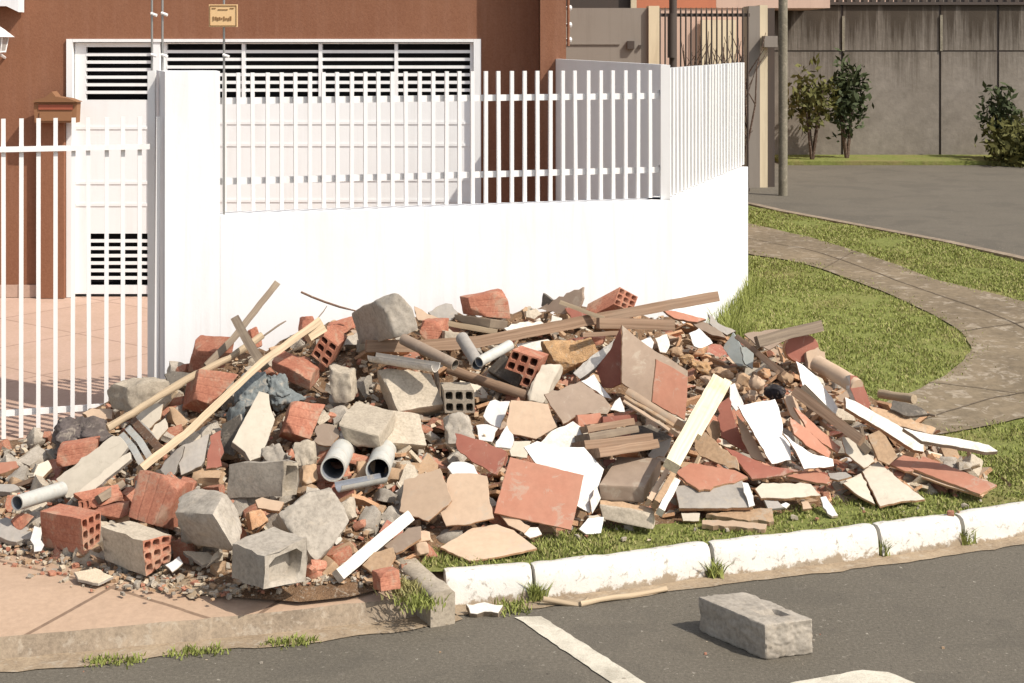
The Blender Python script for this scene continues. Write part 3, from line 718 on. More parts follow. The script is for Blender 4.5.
bush(1000,118,24.2,(.28,.3,.55),550,.07,'leafd','narrow dark bush by the far wall near the right edge')
bush(1022,148,23.6,(.55,.5,.45),1600,.07,'leafy','broad green bush at the right edge beside the far road')
mb=MB(); mb.abox(hx(786,23.4),hx(1500,23.4),23.6,24.99,0,FZ+.06); tag(mb.build('far_verge','lawn'),kind='structure')

# ================================================================= RUBBLE PILE
N1=150; N2=30; V=[];Fc=[]
for i in range(N1+1):
    px=-14+(1012+14)*i/N1; yf=lerpt(YF,px)+4; yt=lerpt(YT,px)
    for j in range(N2+1):
        t=j/N2; py=yf+(yt-yf)*t; d=D(px,py); d+= .13*min(1,t*6)
        p=P(px,py,d); q=p*5
        p.z+= (noise.noise(q)*.045+noise.noise(q*3.1)*.035+noise.noise(q*8)*.018)*min(1,t*5)
        if j==0: p.z=-.03
        V.append(p)
    c=V[-1]
    V.append(Vector((c.x,c.y+.22,max(.0,c.z-.12)))); V.append(Vector((c.x,c.y+.38,-.05)))
K=N2+3
Fc=[(i*K+j,(i+1)*K+j,(i+1)*K+j+1,i*K+j+1) for i in range(N1) for j in range(K-1)]
tag(mesh_obj('rubble_dust',V,Fc,'dirt',smooth=50),'brown dust and crumbled mortar forming the body of the rubble pile, darkened to shade the gaps','rubble',kind='stuff')

def nvec(el,yaw): el=R(el);yaw=R(yaw); return Vector((math.sin(yaw)*math.cos(el),-math.cos(yaw)*math.cos(el),math.sin(el)))
def unplane(poly,el,yaw,near=.02,d=None,anchor=None):
    """pixel polygon -> world points on a plane of given tilt that rests on the pile"""
    n=nvec(el,yaw); cx=sum(p[0] for p in poly)/len(poly); cy=sum(p[1] for p in poly)/len(poly)
    r0=Vector(((cx-CX)/F,1,-(cy-HY)/F)); k0=n.dot(r0); rat=[]
    for x,y in poly:
        r=Vector(((x-CX)/F,1,-(y-HY)/F)); k=n.dot(r); rat.append(max(.75,min(1.33,k0/k)))
    if d is None:
        d=min(D(x,y)/q for (x,y),q in zip(poly,rat))-near
    return [P(x,y,d*q) for (x,y),q in zip(poly,rat)],n,d,(cx,cy)
SHAD={}
GROUPS={'broken_tile':'broken tiles in the rubble pile','hollow_brick':'bricks in the rubble pile','concrete_block':'concrete blocks in the rubble pile',
 'wooden_batten':'wooden boards and battens in the rubble pile','pipe':'plastic pipes in the rubble pile','stone_slab':'stone and concrete slabs in the rubble pile','plaster_piece':'plaster pieces in the rubble pile'}
def fin(o,name,label,cat): return tag(o,label,cat,GROUPS.get(name))
def tile(label,poly,el,yaw,mat,side='clay',th=.009,near=.02,name='broken_tile',cat='tile',jit=.0014,d=None):
    w,n,dd,_=unplane(poly,el,yaw,near,d)
    pts=[];m=len(w)
    for a,b in zip(w,w[1:]+w[:1]):
        L=(b-a).length; k=max(1,int(L/.022)); e=(b-a).normalized(); perp=e.cross(n)
        for i in range(k):
            off=(random.gauss(0,jit*1.5)-(random.random()<.12)*random.uniform(.003,.009)*(jit>.001)) if i else 0
            pts.append(a.lerp(b,i/k)+perp*off)
    c=sum(pts,Vector())/len(pts); N=len(pts)
    ins=[p+(c-p).normalized()*.0016 for p in pts]
    V=ins+[p-n*.0016 for p in pts]+[p-n*th for p in pts]
    F_=[tuple(range(N)),tuple(range(3*N-1,2*N-1,-1))]+[(i,(i+1)%N,N+(i+1)%N,N+i) for i in range(N)]+[(N+i,N+(i+1)%N,2*N+(i+1)%N,2*N+i) for i in range(N)]
    fm=[0,1]+[0]*N+[1]*N
    return fin(mesh_obj(name,V,F_,[mat,side],None,fm,attr=None),name,label,cat)
def exvec(cx,cy,d,ex):
    return P(cx+ex[0],cy+ex[1],d+ex[2])-P(cx,cy,d)
def block(label,quad,el,yaw,ex,mat,rough=.006,rnd=9,chips=2,name='concrete_block',cat='concrete block',near=.02,rib='b',n=13,d=None,seed=None):
    """quad TL,TR,BR,BL of the front face in pixels; ex = pixel shift and depth of the back face"""
    w,nn,dd,(cx,cy)=unplane(quad,el,yaw,near,d); E=exvec(cx,cy,dd,ex)
    rs_=random.Random(sum(map(ord,label))); rnd=max(20,rnd*2.2); chips+=1
    pl=[]
    for _ in range(chips):
        s=Vector([rs_.choice((-1,1)) for _ in range(3)]); v=Vector((s.x*rs_.uniform(.4,1),s.y*rs_.uniform(.4,1),s.z*rs_.uniform(.3,1))).normalized()
        pl.append((v,rs_.uniform(1.22,1.42) if min(abs(v.x),abs(v.y),abs(v.z))>.3 else rs_.uniform(1.1,1.25)))
    V=[];idx={};Fc=[];ribs=[];size=(w[0]-w[2]).length
    so=Vector((rs_.uniform(0,99),rs_.uniform(0,99),0))
    def vert(i,j,k):
        if (i,j,k) in idx: return idx[(i,j,k)]
        u=Vector((2*i/n-1,2*j/n-1,2*k/n-1)); r=(abs(u.x)**rnd+abs(u.y)**rnd+abs(u.z)**rnd)**(1/rnd); u2=u/max(r,1e-6)*1.0
        u2=u*(1-.0)+ (u2-u)*1.
        for v,h in pl:
            t=u2.dot(v)-h
            if t>0: u2=u2-v*t
        a,b,c=(u2.x+1)/2,(u2.y+1)/2,(u2.z+1)/2
        p=w[0]*(1-a)*(1-b)+w[1]*a*(1-b)+w[2]*a*b+w[3]*(1-a)*b+E*c
        cen=(w[0]+w[1]+w[2]+w[3])/4+E*.5; dr=(p-cen).normalized()
        p=p+dr*(noise.noise(p*9+so)*rough*1.6+noise.noise(p*30+so)*rough*.7+noise.noise(p*75+so)*rough*.3)
        idx[(i,j,k)]=len(V); V.append(p); ribs.append({'a':a,'b':b,'c':c}[rib]); return idx[(i,j,k)]
    for i in range(n):
        for j in range(n):
            for k in (0,n): Fc.append((vert(i,j,k),vert(i+1,j,k),vert(i+1,j+1,k),vert(i,j+1,k)))
            for k in (0,n): Fc.append((vert(i,k,j),vert(i+1,k,j),vert(i+1,k,j+1),vert(i,k,j+1)))
            for k in (0,n): Fc.append((vert(k,i,j),vert(k,i+1,j),vert(k,i+1,j+1),vert(k,i,j+1)))
    return fin(mesh_obj(name,V,Fc,mat,smooth=30 if rough<.004 else 34,attr={'rib':ribs}),name,label,cat)
def brick(label,quad,el,yaw,ex,cols,rows,missing=(),mat='brick',face='brick',wall=.16,depth=.7,near=.02,name='hollow_brick',cat='hollow brick',rough=.002,d=None):
    """hollow clay block: quad is the holed end face; one real tunnel per cell"""
    w,nn,dd,(cx,cy)=unplane(quad,el,yaw,near,d); E=exvec(cx,cy,dd,ex); V=[];Fc=[];fm=[];ribs=[]
    def pt(a,b,c):
        p=w[0]*(1-a)*(1-b)+w[1]*a*(1-b)+w[2]*a*b+w[3]*(1-a)*b+E*c
        p=p+Vector((noise.noise(p*20),noise.noise(p*20+Vector((7,0,0))),noise.noise(p*20+Vector((0,7,0)))))*rough
        V.append(p); ribs.append(b if abs(a-.5)>.49 else a); return len(V)-1
    cell=[[ (i,j) not in missing for j in range(rows)] for i in range(cols)]
    for i in range(cols):
        for j in range(rows):
            if not cell[i][j]: continue
            a0,a1,b0,b1=i/cols,(i+1)/cols,j/rows,(j+1)/rows
            am,bm_=(a0+a1)/2,(b0+b1)/2; ha,hb=(a1-a0)/2*(1-wall*1.5),(b1-b0)/2*(1-wall*1.5)
            O=[pt(a0,b0,0),pt(am,b0,0),pt(a1,b0,0),pt(a1,bm_,0),pt(a1,b1,0),pt(am,b1,0),pt(a0,b1,0),pt(a0,bm_,0)]
            ang=[(-.62,-.92),(.62,-.92),(.95,-.55),(.95,.55),(.62,.92),(-.62,.92),(-.95,.55),(-.95,-.55)]
            I=[pt(am+ha*x,bm_+hb*y,0) for x,y in ang]; J=[pt(am+ha*x,bm_+hb*y,depth) for x,y in ang]
            q=[(O[0],O[1],I[0]),(O[1],I[1],I[0]),(O[1],O[2],I[1]),(O[2],I[2],I[1]),(O[2],O[3],I[2]),(O[3],I[3],I[2]),(O[3],O[4],I[3]),(O[4],I[4],I[3]),(O[4],O[5],I[4]),(O[5],I[5],I[4]),(O[5],O[6],I[5]),(O[6],I[6],I[5]),(O[6],O[7],I[6]),(O[7],I[7],I[6]),(O[7],O[0],I[7]),(O[0],I[0],I[7])]
            Fc+=q; fm+=[1]*len(q)
            for k in range(8): Fc.append((I[k],I[(k+1)%8],J[(k+1)%8],J[k])); fm.append(1)
            Fc.append(tuple(J)); fm.append(1)
            for (nb,ea,eb) in (((i,j-1),(a0,b0),(a1,b0)),((i+1,j),(a1,b0),(a1,b1)),((i,j+1),(a1,b1),(a0,b1)),((i-1,j),(a0,b1),(a0,b0))):
                x,y=nb
                if 0<=x<cols and 0<=y<rows and cell[x][y]: continue
                for s in range(5):
                    c0,c1=s/5,(s+1)/5
                    for h in range(3):
                        f0,f1=h/3,(h+1)/3
                        A_=(ea[0]+(eb[0]-ea[0])*f0,ea[1]+(eb[1]-ea[1])*f0); B_=(ea[0]+(eb[0]-ea[0])*f1,ea[1]+(eb[1]-ea[1])*f1)
                        Fc.append((pt(*A_,c0),pt(*B_,c0),pt(*B_,c1),pt(*A_,c1))); fm.append(0)
            Fc.append((pt(a0,b0,1),pt(a1,b0,1),pt(a1,b1,1),pt(a0,b1,1))); fm.append(0)
    o=mesh_obj(name,V,Fc,[mat,face],None,fm,attr={'rib':ribs})
    me=o.data
    bm=bmesh.new(); bm.from_mesh(me); bmesh.ops.remove_doubles(bm,verts=bm.verts,dist=.0006); bmesh.ops.recalc_face_normals(bm,faces=bm.faces); bm.to_mesh(me); bm.free()
    if rough>.004:
        for p_ in me.polygons: p_.use_smooth=True
        me.set_sharp_from_angle(angle=R(48))
    return fin(o,name,label,cat)
def batten(label,pts,w,th,mat,near=.03,ds=None,name='wooden_batten',cat='wooden board',taper=1.,rough=.002,roll=0,round_=False):
    """a bar along a pixel polyline; ds gives the depth of each point when it leaves the pile"""
    if ds is None: ds=[D(x,y)-near for x,y in pts]
    elif len(ds)==2 and len(pts)>2:
        L=[0]
        for a,b in zip(pts,pts[1:]): L.append(L[-1]+math.hypot(b[0]-a[0],b[1]-a[1]))
        ds=[ds[0]+(ds[1]-ds[0])*l/L[-1] for l in L]
    W=resample([P(x,y,d) for (x,y),d in zip(pts,ds)],.05); n=len(W); V=[];Fc=[];gr=[];al=0
    prof=[(-1,-1),(-.3,-1.03),(.4,-1),(1,-.96),(1.02,.1),(.97,1),(.2,1.03),(-.5,1),(-1,.97),(-1.02,0)] if not round_ else [(math.cos(a*math.pi/5),math.sin(a*math.pi/5)) for a in range(10)]
    K=len(prof)
    for i,p in enumerate(W):
        t=(W[min(i+1,n-1)]-W[max(i-1,0)]).normalized(); view=p-Vector((0,0,CH)); view.normalize()
        u=t.cross(view).normalized(); v=u.cross(t).normalized()
        if roll: c_,s_=math.cos(R(roll)),math.sin(R(roll)); u,v=u*c_+v*s_,v*c_-u*s_
        if i: al+=(W[i]-W[i-1]).length
        k=1+(taper-1)*i/(n-1)
        for (a,b) in prof:
            q=p+u*a*w/2*k+v*b*th/2*k; q=q+Vector((noise.noise(q*16),noise.noise(q*16+Vector((4,0,0))),noise.noise(q*16+Vector((0,4,0)))))*rough*1.6
            V.append(q); gr.append((al,a*w/2,b*th/2))
    for i in range(n-1):
        for j in range(K): Fc.append((i*K+j,i*K+(j+1)%K,(i+1)*K+(j+1)%K,(i+1)*K+j))
    Fc+=[tuple(range(K)),tuple((n-1)*K+j for j in range(K))]
    return fin(mesh_obj(name,V,Fc,mat,smooth=40,attr={'grain':gr}),name,label,cat)
def pipe(label,p0,p1,r,d0,d1,mat='pvc',inner='pvcdark',wall=.12,arc=1.,start=0,name='pipe',cat='pipe'):
    A=P(*p0,d0);B=P(*p1,d1); t=(B-A).normalized(); u=t.cross(Vector((0,0,1))).normalized(); w=u.cross(t); n=24; m=n if arc==1 else int(n*arc)
    V=[];Fc=[];fm=[]
    rings=[(A,r),(B,r),(B,r*(1-wall)),(A,r*(1-wall))]
    cnt=n if arc==1 else m+1
    for c,rr in rings:
        for k in range(cnt): a=start+2*math.pi*k/n; V.append(c+u*math.cos(a)*rr+w*math.sin(a)*rr)
    for s in range(4):
        e=(s+1)%4
        for k in range(cnt if arc==1 else cnt-1):
            k2=(k+1)%cnt; Fc.append((s*cnt+k,s*cnt+k2,e*cnt+k2,e*cnt+k)); fm.append(1 if s==2 else 0)
    return fin(mesh_obj(name,V,Fc,[mat,inner],None,fm,smooth=40),name,label,cat)
def lump(label,px,py,rx,ry,mat,near=.02,amp=.3,name='rubble_lump',cat='lump',freq=1.2,depth=1.,rz=None,fold=0,d=None,group=None,sub=4,vec=None):
    d=D(px,py+ry*.7)-near if d is None else d; k=d/F; c=P(px,py,d) if vec is None else vec; bm=bmesh.new(); bmesh.ops.create_icosphere(bm,subdivisions=sub,radius=1)
    V=[];so=Vector((px*.37,py*.21,3)); rot=R(rz or 0)
    pls=[(Vector((random.gauss(0,1),random.gauss(0,1),random.gauss(0,1))).normalized(),random.uniform(.6,.85)) for _ in range(7)]
    for v in bm.verts:
        q=v.co.copy()
        if not fold:
            for pn,h in pls:
                t=q.dot(pn)-h
                if t>0: q-=pn*t
        s=1+amp*(noise.noise(v.co*freq+so)+.5*noise.noise(v.co*freq*2.7+so)+.22*noise.noise(v.co*freq*7+so))
        if fold: s+=fold*abs(math.sin(4.5*(v.co.x+.7*v.co.z)+3*noise.noise(v.co*1.5+so)))
        q*=s; x=q.x*rx*k; z=q.z*ry*k; x,z=x*math.cos(rot)-z*math.sin(rot),x*math.sin(rot)+z*math.cos(rot)
        V.append(c+Vector((x,q.y*min(rx,ry)*k*depth,z)))
    Fc=[tuple(l.vert.index for l in f.loops) for f in bm.faces]; bm.free()
    return tag(mesh_obj(name,V,Fc,mat,smooth=35 if not fold else 80),label,cat,group or GROUPS.get(name))
# ---- bricks with visible holes
brick('red hollow brick on the slabs at far left, its 9 hole end facing right',[(81,519),(101,511),(100,541),(84,555)],0,52,(-41,-8,.16),3,3,near=.03)
brick('mortar caked hollow brick lying right of the far left red brick',[(142,541),(171,535),(170,561),(146,576)],0,48,(-41,-15,.14),3,3,mat='mortar',rough=.006,near=.04)
brick('cream faced hollow brick end poking out under the upper battens, left of centre',[(322,334),(338,346),(327,368),(311,355)],-10,15,(10,-10,.16),2,3,near=.05)
brick('dark red hollow brick end with a missing corner at the middle of the pile',[(512,350),(540,359),(529,388),(501,378)],5,-12,(9,-5,.15),3,3,missing=((0,2),(1,2)),near=.16,wall=.14)
brick('nine hole red brick on the crest below the long plank, right of centre',[(620,287),(638,297),(632,312),(614,304)],10,35,(-32,17,.03),3,3,d=8.35,wall=.14)
brick('cream hollow brick end in shadow between the big beige slabs and white shards',[(444,390),(474,390),(475,413),(445,413)],-5,-5,(-4,-8,.16),3,2,near=.06,mat='mortar',face='mortar')
brick('broken hollow concrete block with an open socket facing right, at the pile front',[(264,557),(306,539),(304,580),(264,591)],0,50,(-32,-14,.12),1,1,mat='concrete',face='concrete',rough=.014,depth=.3,wall=.13,name='concrete_block',cat='concrete block',near=.08)
brick('grey mortar block with a narrow rounded open end, left of the big grey pipe',[(283,461),(300,460),(297,493),(282,496)],0,25,(-54,2,.06),1,1,mat='concrete',face='mortar',rough=.014,depth=.22,wall=.13,name='concrete_block',cat='concrete block',near=.08)
brick('small red brick end with dark holes half hidden below the grey pipes at left',[(78,501),(89,499),(90,508),(79,511)],0,30,(22,2,.12),2,1,near=.05)
# ---- bricks seen from the side
block('ribbed red brick leaning upright above the mortar caked brick at lower left',[(139,469),(182,481),(163,529),(128,517)],28,-14,(13,2,.12),'brick',.003,20,1,'hollow_brick','hollow brick',rib='a',near=.06)
block('long red brick on the crest at left, crossed by the shadow of a stick',[(193,350),(233,353),(224,368),(188,372)],-8,-25,(3,-16,.12),'brick',.005,18,2,'hollow_brick','hollow brick',rib='b',near=.02)
block('red brick with a smooth lit face under the left crest battens',[(199,369),(240,374),(212,405),(194,399)],32,8,(-12,9,.10),'brick',.003,20,1,'hollow_brick','hollow brick',rib='b',near=.07)
block('red brick lying diagonally between blue-grey cloth and top battens',[(271,361),(311,376),(310,391),(272,374)],-12,-22,(10,-12,.16),'brick',.003,18,2,'hollow_brick','hollow brick',rib='b',near=.05)
block('brick with mortar rim around a pink face, right of the white upright slab',[(293,400),(326,404),(310,439),(283,431)],34,14,(-6,7,.11),'brick',.005,16,2,'hollow_brick','hollow brick',near=.06)
block('clean red brick standing on the crest, left of the tan cap stone',[(468,298),(507,290),(511,319),(472,316)],12,14,(-9,-2,.10),'brick',.003,22,1,'hollow_brick','hollow brick',rib='b',near=.04) 
block('orange red brick half buried right of the light crest block',[(419,321),(441,321),(441,343),(421,339)],10,12,(8,-3,.12),'brick',.004,16,2,'hollow_brick','hollow brick',near=.05)
block('red brick end behind the crest block, left side',[(326,327),(352,320),(353,331),(334,337)],20,10,(4,-5,.1),'brick',.004,16,1,'hollow_brick','hollow brick',near=.05)
block('small ribbed red brick at the pile foot beside the bare kerb',[(379,573),(400,569),(401,589),(381,592)],16,20,(-8,-3,.06),'brick',.003,18,1,'hollow_brick','hollow brick',rib='b',near=.02)
block('red brick half hidden beneath the dark sacking at left',[(58,447),(97,441),(93,462),(56,468)],18,-5,(4,-6,.12),'brick',.004,14,2,'hollow_brick','hollow brick',rib='b',near=.04)
block('broken red brick lump stuck in mortar at the far left edge',[(10,520),(24,511),(35,516),(18,535)],30,-10,(-6,4,.07),'brick',.009,8,3,'brick_fragment','brick fragment',near=.05)
block('pinkish brick half under grey pipes, behind the far left red brick',[(72,493),(118,484),(124,499),(94,508)],35,5,(2,6,.08),'brick',.005,14,2,'brick_fragment','brick fragment',near=.04)
block('flat red brick piece at the foot of the ribbed upright brick',[(94,510),(129,502),(129,515),(112,521)],20,5,(3,-3,.1),'brick',.005,14,2,'brick_fragment','brick fragment',near=.04)
block('red brick corner just left of the big rounded concrete block',[(180,479),(196,483),(190,497),(178,494)],25,0,(3,-3,.08),'brick',.005,10,2,'brick_fragment','brick fragment',near=.04)
block('pink brick top peeking out behind the left crest stick',[(250,330),(257,326),(263,345),(254,349)],10,20,(-3,1,.08),'brick',.004,10,1,'brick_fragment','brick fragment',near=.03)
block('red brick tip on the crest above the cream hollow brick',[(303,316),(313,316),(319,330),(301,331)],20,0,(-4,1,.08),'brick',.004,10,2,'brick_fragment','brick fragment',near=.03)
block('reddish chunk with pale mortar between two concrete blocks at lower left',[(249,512),(262,508),(269,520),(252,530)],30,20,(-4,3,.06),'clay',.010,6,3,'brick_fragment','brick fragment',near=.05)
block('upper small beige brick stub on the grass by the bare kerb',[(415,532),(429,529),(431,540),(416,542)],25,10,(-3,3,.06),'beige',.004,12,1,'brick_fragment','brick fragment',near=.03)
block('lower small beige brick stub on the grass by the bare kerb',[(416,543),(428,541),(429,553),(418,555)],15,10,(-3,2,.06),'beige',.004,12,1,'brick_fragment','brick fragment',near=.03)
block('red brick slab piece under the thin brown lath near the right crest',[(583,338),(604,338),(602,345),(590,346)],10,0,(2,-2,.08),'brick',.004,10,1,'brick_fragment','brick fragment',near=.03)
# ---- concrete blocks and stones
block('big light concrete block perched on the crest, left of centre',[(350,313),(380,297),(395,339),(359,345)],-14,-55,(25,-9,.03),'concrete',.008,9,3,near=.05)
block('big rounded concrete block at the pile front, left of the open socket block',[(172,512),(213,514),(236,552),(183,546)],-22,-38,(14,-27,.22),'concrete',.012,8,3,near=.05)
block('big flat mortar slab block leaning behind the open socket block',[(276,510),(330,486),(350,520),(316,563)],38,18,(-8,14,.12),'concrete',.012,9,3,near=.02)
block('tan rubble block against the gate with a dark grey end',[(127,387),(171,380),(175,411),(131,413)],5,12,(-20,-5,.10),'mortar',.012,12,2,near=.03)
block('beige concrete block just above the mouth of the big grey pipe',[(337,424),(379,436),(381,450),(346,446)],-10,-12,(17,-25,.26),'mortar',.006,10,2,near=.06)
block('grey beige block under the cream hollow brick',[(327,370),(350,373),(352,400),(334,404)],4,-15,(6,-6,.14),'mortar',.010,7,2,near=.04)
block('large smooth mortar block in the upper middle of the pile',[(378,366),(432,374),(444,404),(398,412)],48,8,(-4,12,.10),'mortar',.006,12,2,near=.03)
block('big mortar block in the middle, below the smooth one',[(352,402),(420,414),(428,446),(362,440)],50,10,(-6,12,.10),'mortar',.007,10,2,near=.0)
block('small square beige block beside the crest pipe elbow',[(445,331),(467,334),(462,347),(444,345)],8,18,(-5,-1,.1),'mortar',.003,14,1,near=.05)
block('grey beam stub with a pale cut end under the crest brick',[(454,314),(491,319),(490,328),(454,322)],0,-20,(17,2,.12),'greywood',.002,24,0,'beam_stub','beam stub',near=.05)
block('rough mortar lump right below the cream hollow brick in shadow',[(441,413),(468,414),(476,440),(446,446)],30,0,(2,8,.1),'concrete',.014,6,3,near=.03)
block('grey taupe stone slab with a dark front edge above the tan log',[(599,485),(644,487),(644,503),(601,500)],-6,-3,(18,-29,.24),'taupe',.002,26,0,'stone_slab','stone slab',near=.10)
block('stained tan plaster log lying on the grass at the pile foot',[(598,504),(654,514),(653,530),(602,519)],20,-10,(3,-3,.07),'mortar',.005,7,1,'plaster_piece','plaster log',near=.06)
block('tan plaster lump under the long plank, right of the broken brick end',[(543,341),(590,337),(599,353),(561,372)],25,10,(-4,5,.12),'soil',.016,6,4,'plaster_piece','plaster lump',near=.08)
block('cream foam like plaster column leaning below the middle broken brick',[(541,364),(560,365),(544,402),(524,399)],30,16,(5,2,.06),'cream',.010,8,3,'plaster_piece','plaster column',near=.10)
block('smooth dark grey slab behind the middle broken brick',[(487,370),(504,353),(522,376),(518,388)],20,-30,(2,5,.05),'darkgrey',.002,14,0,'stone_slab','stone slab',near=.06)
block('mortar chunk above the open ended mortar block, left one',[(262,447),(280,441),(288,458),(266,464)],35,0,(2,4,.08),'concrete',.016,6,4,near=.06)
block('mortar chunk above the open ended mortar block, right one',[(290,443),(312,441),(314,462),(297,468)],35,10,(2,4,.08),'mortar',.016,6,4,near=.06)
block('tan stone wedged between pipe mouth and open ended mortar block',[(303,466),(318,462),(320,480),(303,486)],30,15,(-3,3,.08),'tan',.008,7,3,near=.08)
# slabs of stone/concrete
tile('white stone slab standing upright among the blue-grey cloth',[(259,391),(269,394),(270,405),(275,419),(268,440),(261,457),(250,461),(245,452),(232,442)],38,18,'cream','grey',.05,.10,'stone_slab','stone slab',.0008)
tile('flat grey square slab left of the white upright slab',[(179,447),(209,434),(206,450),(201,466),(181,475)],40,0,'grey','darkgrey',.025,.06,'stone_slab','stone slab')
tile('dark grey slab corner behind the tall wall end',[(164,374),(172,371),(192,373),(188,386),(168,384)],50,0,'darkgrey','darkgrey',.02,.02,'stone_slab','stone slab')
tile('purplish brown tile piece right of the flat grey square slab',[(210,436),(221,430),(224,452),(222,466),(206,469),(208,450)],35,10,'redterra','taupe',.015,.04,jit=.003)
tile('broad grey green cement sheet lying slanted at left',[(56,479),(112,436),(119,436),(128,447),(118,460),(72,497),(66,498)],40,-8,'cream','grey',.02,.09,'cement_sheet','cement sheet')
tile('pale cement strip beside the broad slanted sheet at left',[(70,498),(122,456),(130,452),(131,459),(88,494),(75,501)],40,-8,'cream','grey',.02,.11,'cement_sheet','cement sheet')
tile('pale flat stone under the gate rail at left',[(82,413),(92,408),(113,409),(112,419),(90,421)],55,0,'beige','tan',.04,.03,'stone_slab','stone slab',.003)
tile('cream wedge of board below the tan rubble block',[(134,418),(150,405),(163,404),(160,419),(146,431)],40,0,'cream','tan',.015,.04,'stone_slab','stone slab')
tile('cream sliver of board below the tan rubble block',[(147,434),(165,418),(168,428),(154,443)],40,0,'cream','tan',.012,.05,'stone_slab','stone slab')
tile('bluish grey plate tucked behind the flat grey square slab',[(160,470),(172,452),(184,446),(176,472),(168,482)],30,-10,'grey','darkgrey',.015,.03,'stone_slab','stone slab')
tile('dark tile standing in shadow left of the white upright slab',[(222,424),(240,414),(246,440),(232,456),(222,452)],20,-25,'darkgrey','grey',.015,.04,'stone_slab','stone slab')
tile('beige brown shard between pink brick and pipe mouth',[(316,426),(330,424),(339,430),(331,446),(313,441)],35,-5,'taupe','clay',.012,.08,jit=.003)
tile('lower grey slab at the far left edge of the pile',[(-6,520),(6,517),(30,530),(36,538),(10,541),(-6,536)],60,0,'grey','grey',.03,.02,'stone_slab','stone slab')
tile('pink flat stone at the far left edge below the gate',[(-4,463),(16,461),(19,467),(6,472),(-4,472)],60,0,'terra','clay',.03,.03,'stone_slab','stone slab')
tile('flat grey stone at the far left edge',[(-4,484),(14,484),(20,489),(10,492),(-4,491)],60,0,'grey','grey',.03,.03,'stone_slab','stone slab')
tile('pale rounded stone slab left of the slanted cement sheet',[(33,476),(38,464),(48,460),(52,468),(42,478)],40,10,'cream','tan',.03,.05,'stone_slab','stone slab')
tile('tan slab resting over two stones beside the big rounded block',[(255,500),(262,497),(284,502),(279,511),(258,508)],45,10,'beige','clay',.02,.07,'stone_slab','stone slab')
tile('longer grey shard in front of the big rounded concrete block',[(183,551),(208,552),(219,561),(202,565)],70,0,'lime','grey',.015,.03,'stone_slab','stone slab')
tile('shorter grey shard in front of the big rounded concrete block',[(206,567),(212,556),(219,549),(219,557)],50,0,'lime','grey',.012,.05,'stone_slab','stone slab')
tile('thin slab on the ground left of the mortar caked brick',[(74,572),(96,568),(113,576),(98,583),(78,579)],80,0,'lime','grey',.012,.02,'stone_slab','stone slab')
tile('white shard at the foot of the mortar caked brick',[(165,565),(179,556),(183,563),(172,572)],50,0,'white','lime',.008,.05,jit=.002)
tile('white plastic scrap beside the far left red brick',[(30,540),(34,526),(41,528),(41,551),(34,552)],30,0,'white','white',.004,.03,jit=.002)
tile('upper brown tile shard beside the white batten near the driveway kerb',[(384,546),(408,528),(421,526),(421,538),(408,546),(396,553)],60,-5,'taupe','clay',.012,.04)
tile('lower tan tile beside the white batten near the driveway kerb',[(362,565),(374,552),(393,547),(396,556),(388,571),(371,572)],60,0,'tan','clay',.012,.04)
# ---- tiles, middle
tile('beige tile leaning under the middle of the pile beside the lower white batten',[(399,511),(404,480),(440,468),(452,500),(428,521)],45,-12,'beige','clay',.010,.03)
tile('large pale beige tile with a pink top, left of the big terracotta tile',[(436,500),(446,484),(450,474),(470,473),(487,476),(489,498),(494,518),(470,524),(446,526)],42,-6,'beige','clay',.010,.06)
tile('beige tile lying on the grass at the pile foot',[(440,547),(472,528),(497,524),(514,530),(537,548),(500,556),(470,561)],74,0,'beige','clay',.010,.02,jit=.0008)
tile('big square terracotta tile facing the street at the middle front',[(510,457),(584,475),(578,503),(571,530),(494,513)],36,6,'terra','clay',.010,.10,jit=.0006)
tile('deep red tile with a chipped corner, left of the big terracotta tile',[(455,433),(482,440),(507,452),(503,465),(497,475),(476,464),(457,449)],34,-8,'redterra','clay',.010,.08)
tile('small red shard at the corner of the deep red tile',[(491,447),(508,453),(505,466),(499,462)],30,-10,'redterra','clay',.008,.11)
tile('white glazed tile corner left of the deep red tile',[(447,467),(452,462),(466,462),(474,465),(480,477),(452,474)],40,0,'white','lime',.008,.09)
tile('curved white tile shard under the beige pentagon tile',[(490,401),(510,401),(506,412),(500,428),(490,424),(483,416),(486,408)],40,-6,'white','lime',.008,.05)
tile('white square shard above the deep red tile',[(476,425),(487,424),(498,428),(492,442),(479,440)],40,-6,'white','lime',.008,.07)
tile('white shard wedged between the deep red and pentagon tiles',[(501,434),(507,425),(514,440),(511,449),(495,447)],40,-2,'white','lime',.008,.09)
tile('beige pentagon tile right of the white shards',[(511,400),(530,401),(548,404),(552,416),(557,427),(536,439),(509,433),(506,425)],38,6,'beige','clay',.009,.09,jit=.0008)
tile('cream corner tile peeping over the big terracotta tile',[(511,456),(514,441),(531,441),(527,458)],38,6,'cream','lime',.009,.10)
tile('large white tile behind the big terracotta tile with grey specks',[(524,447),(537,441),(560,447),(584,447),(604,469),(597,492),(590,513),(577,506),(540,470)],35,10,'white','lime',.009,.07,jit=.0009)
tile('dusty white tile pointing up right behind the terracotta tile',[(540,443),(548,434),(573,421),(583,428),(584,439),(567,449),(548,452)],38,10,'offwhite','lime',.009,.12)
tile('pinkish white shard at the right edge of the big terracotta tile',[(590,500),(597,486),(601,498),(592,514)],30,20,'offwhite','clay',.008,.09)
tile('white porcelain shard on the grass below the big terracotta tile',[(579,529),(588,518),(604,517),(601,533),(586,534)],45,10,'white','lime',.010,.03)
tile('cream shard on the grass beside the big terracotta tile',[(587,515),(603,516),(606,520),(592,523)],60,10,'cream','lime',.010,.05)
tile('tan shard at the foot of the big terracotta tile',[(500,515),(515,518),(530,526),(524,533),(508,525)],50,0,'beige','clay',.009,.05)
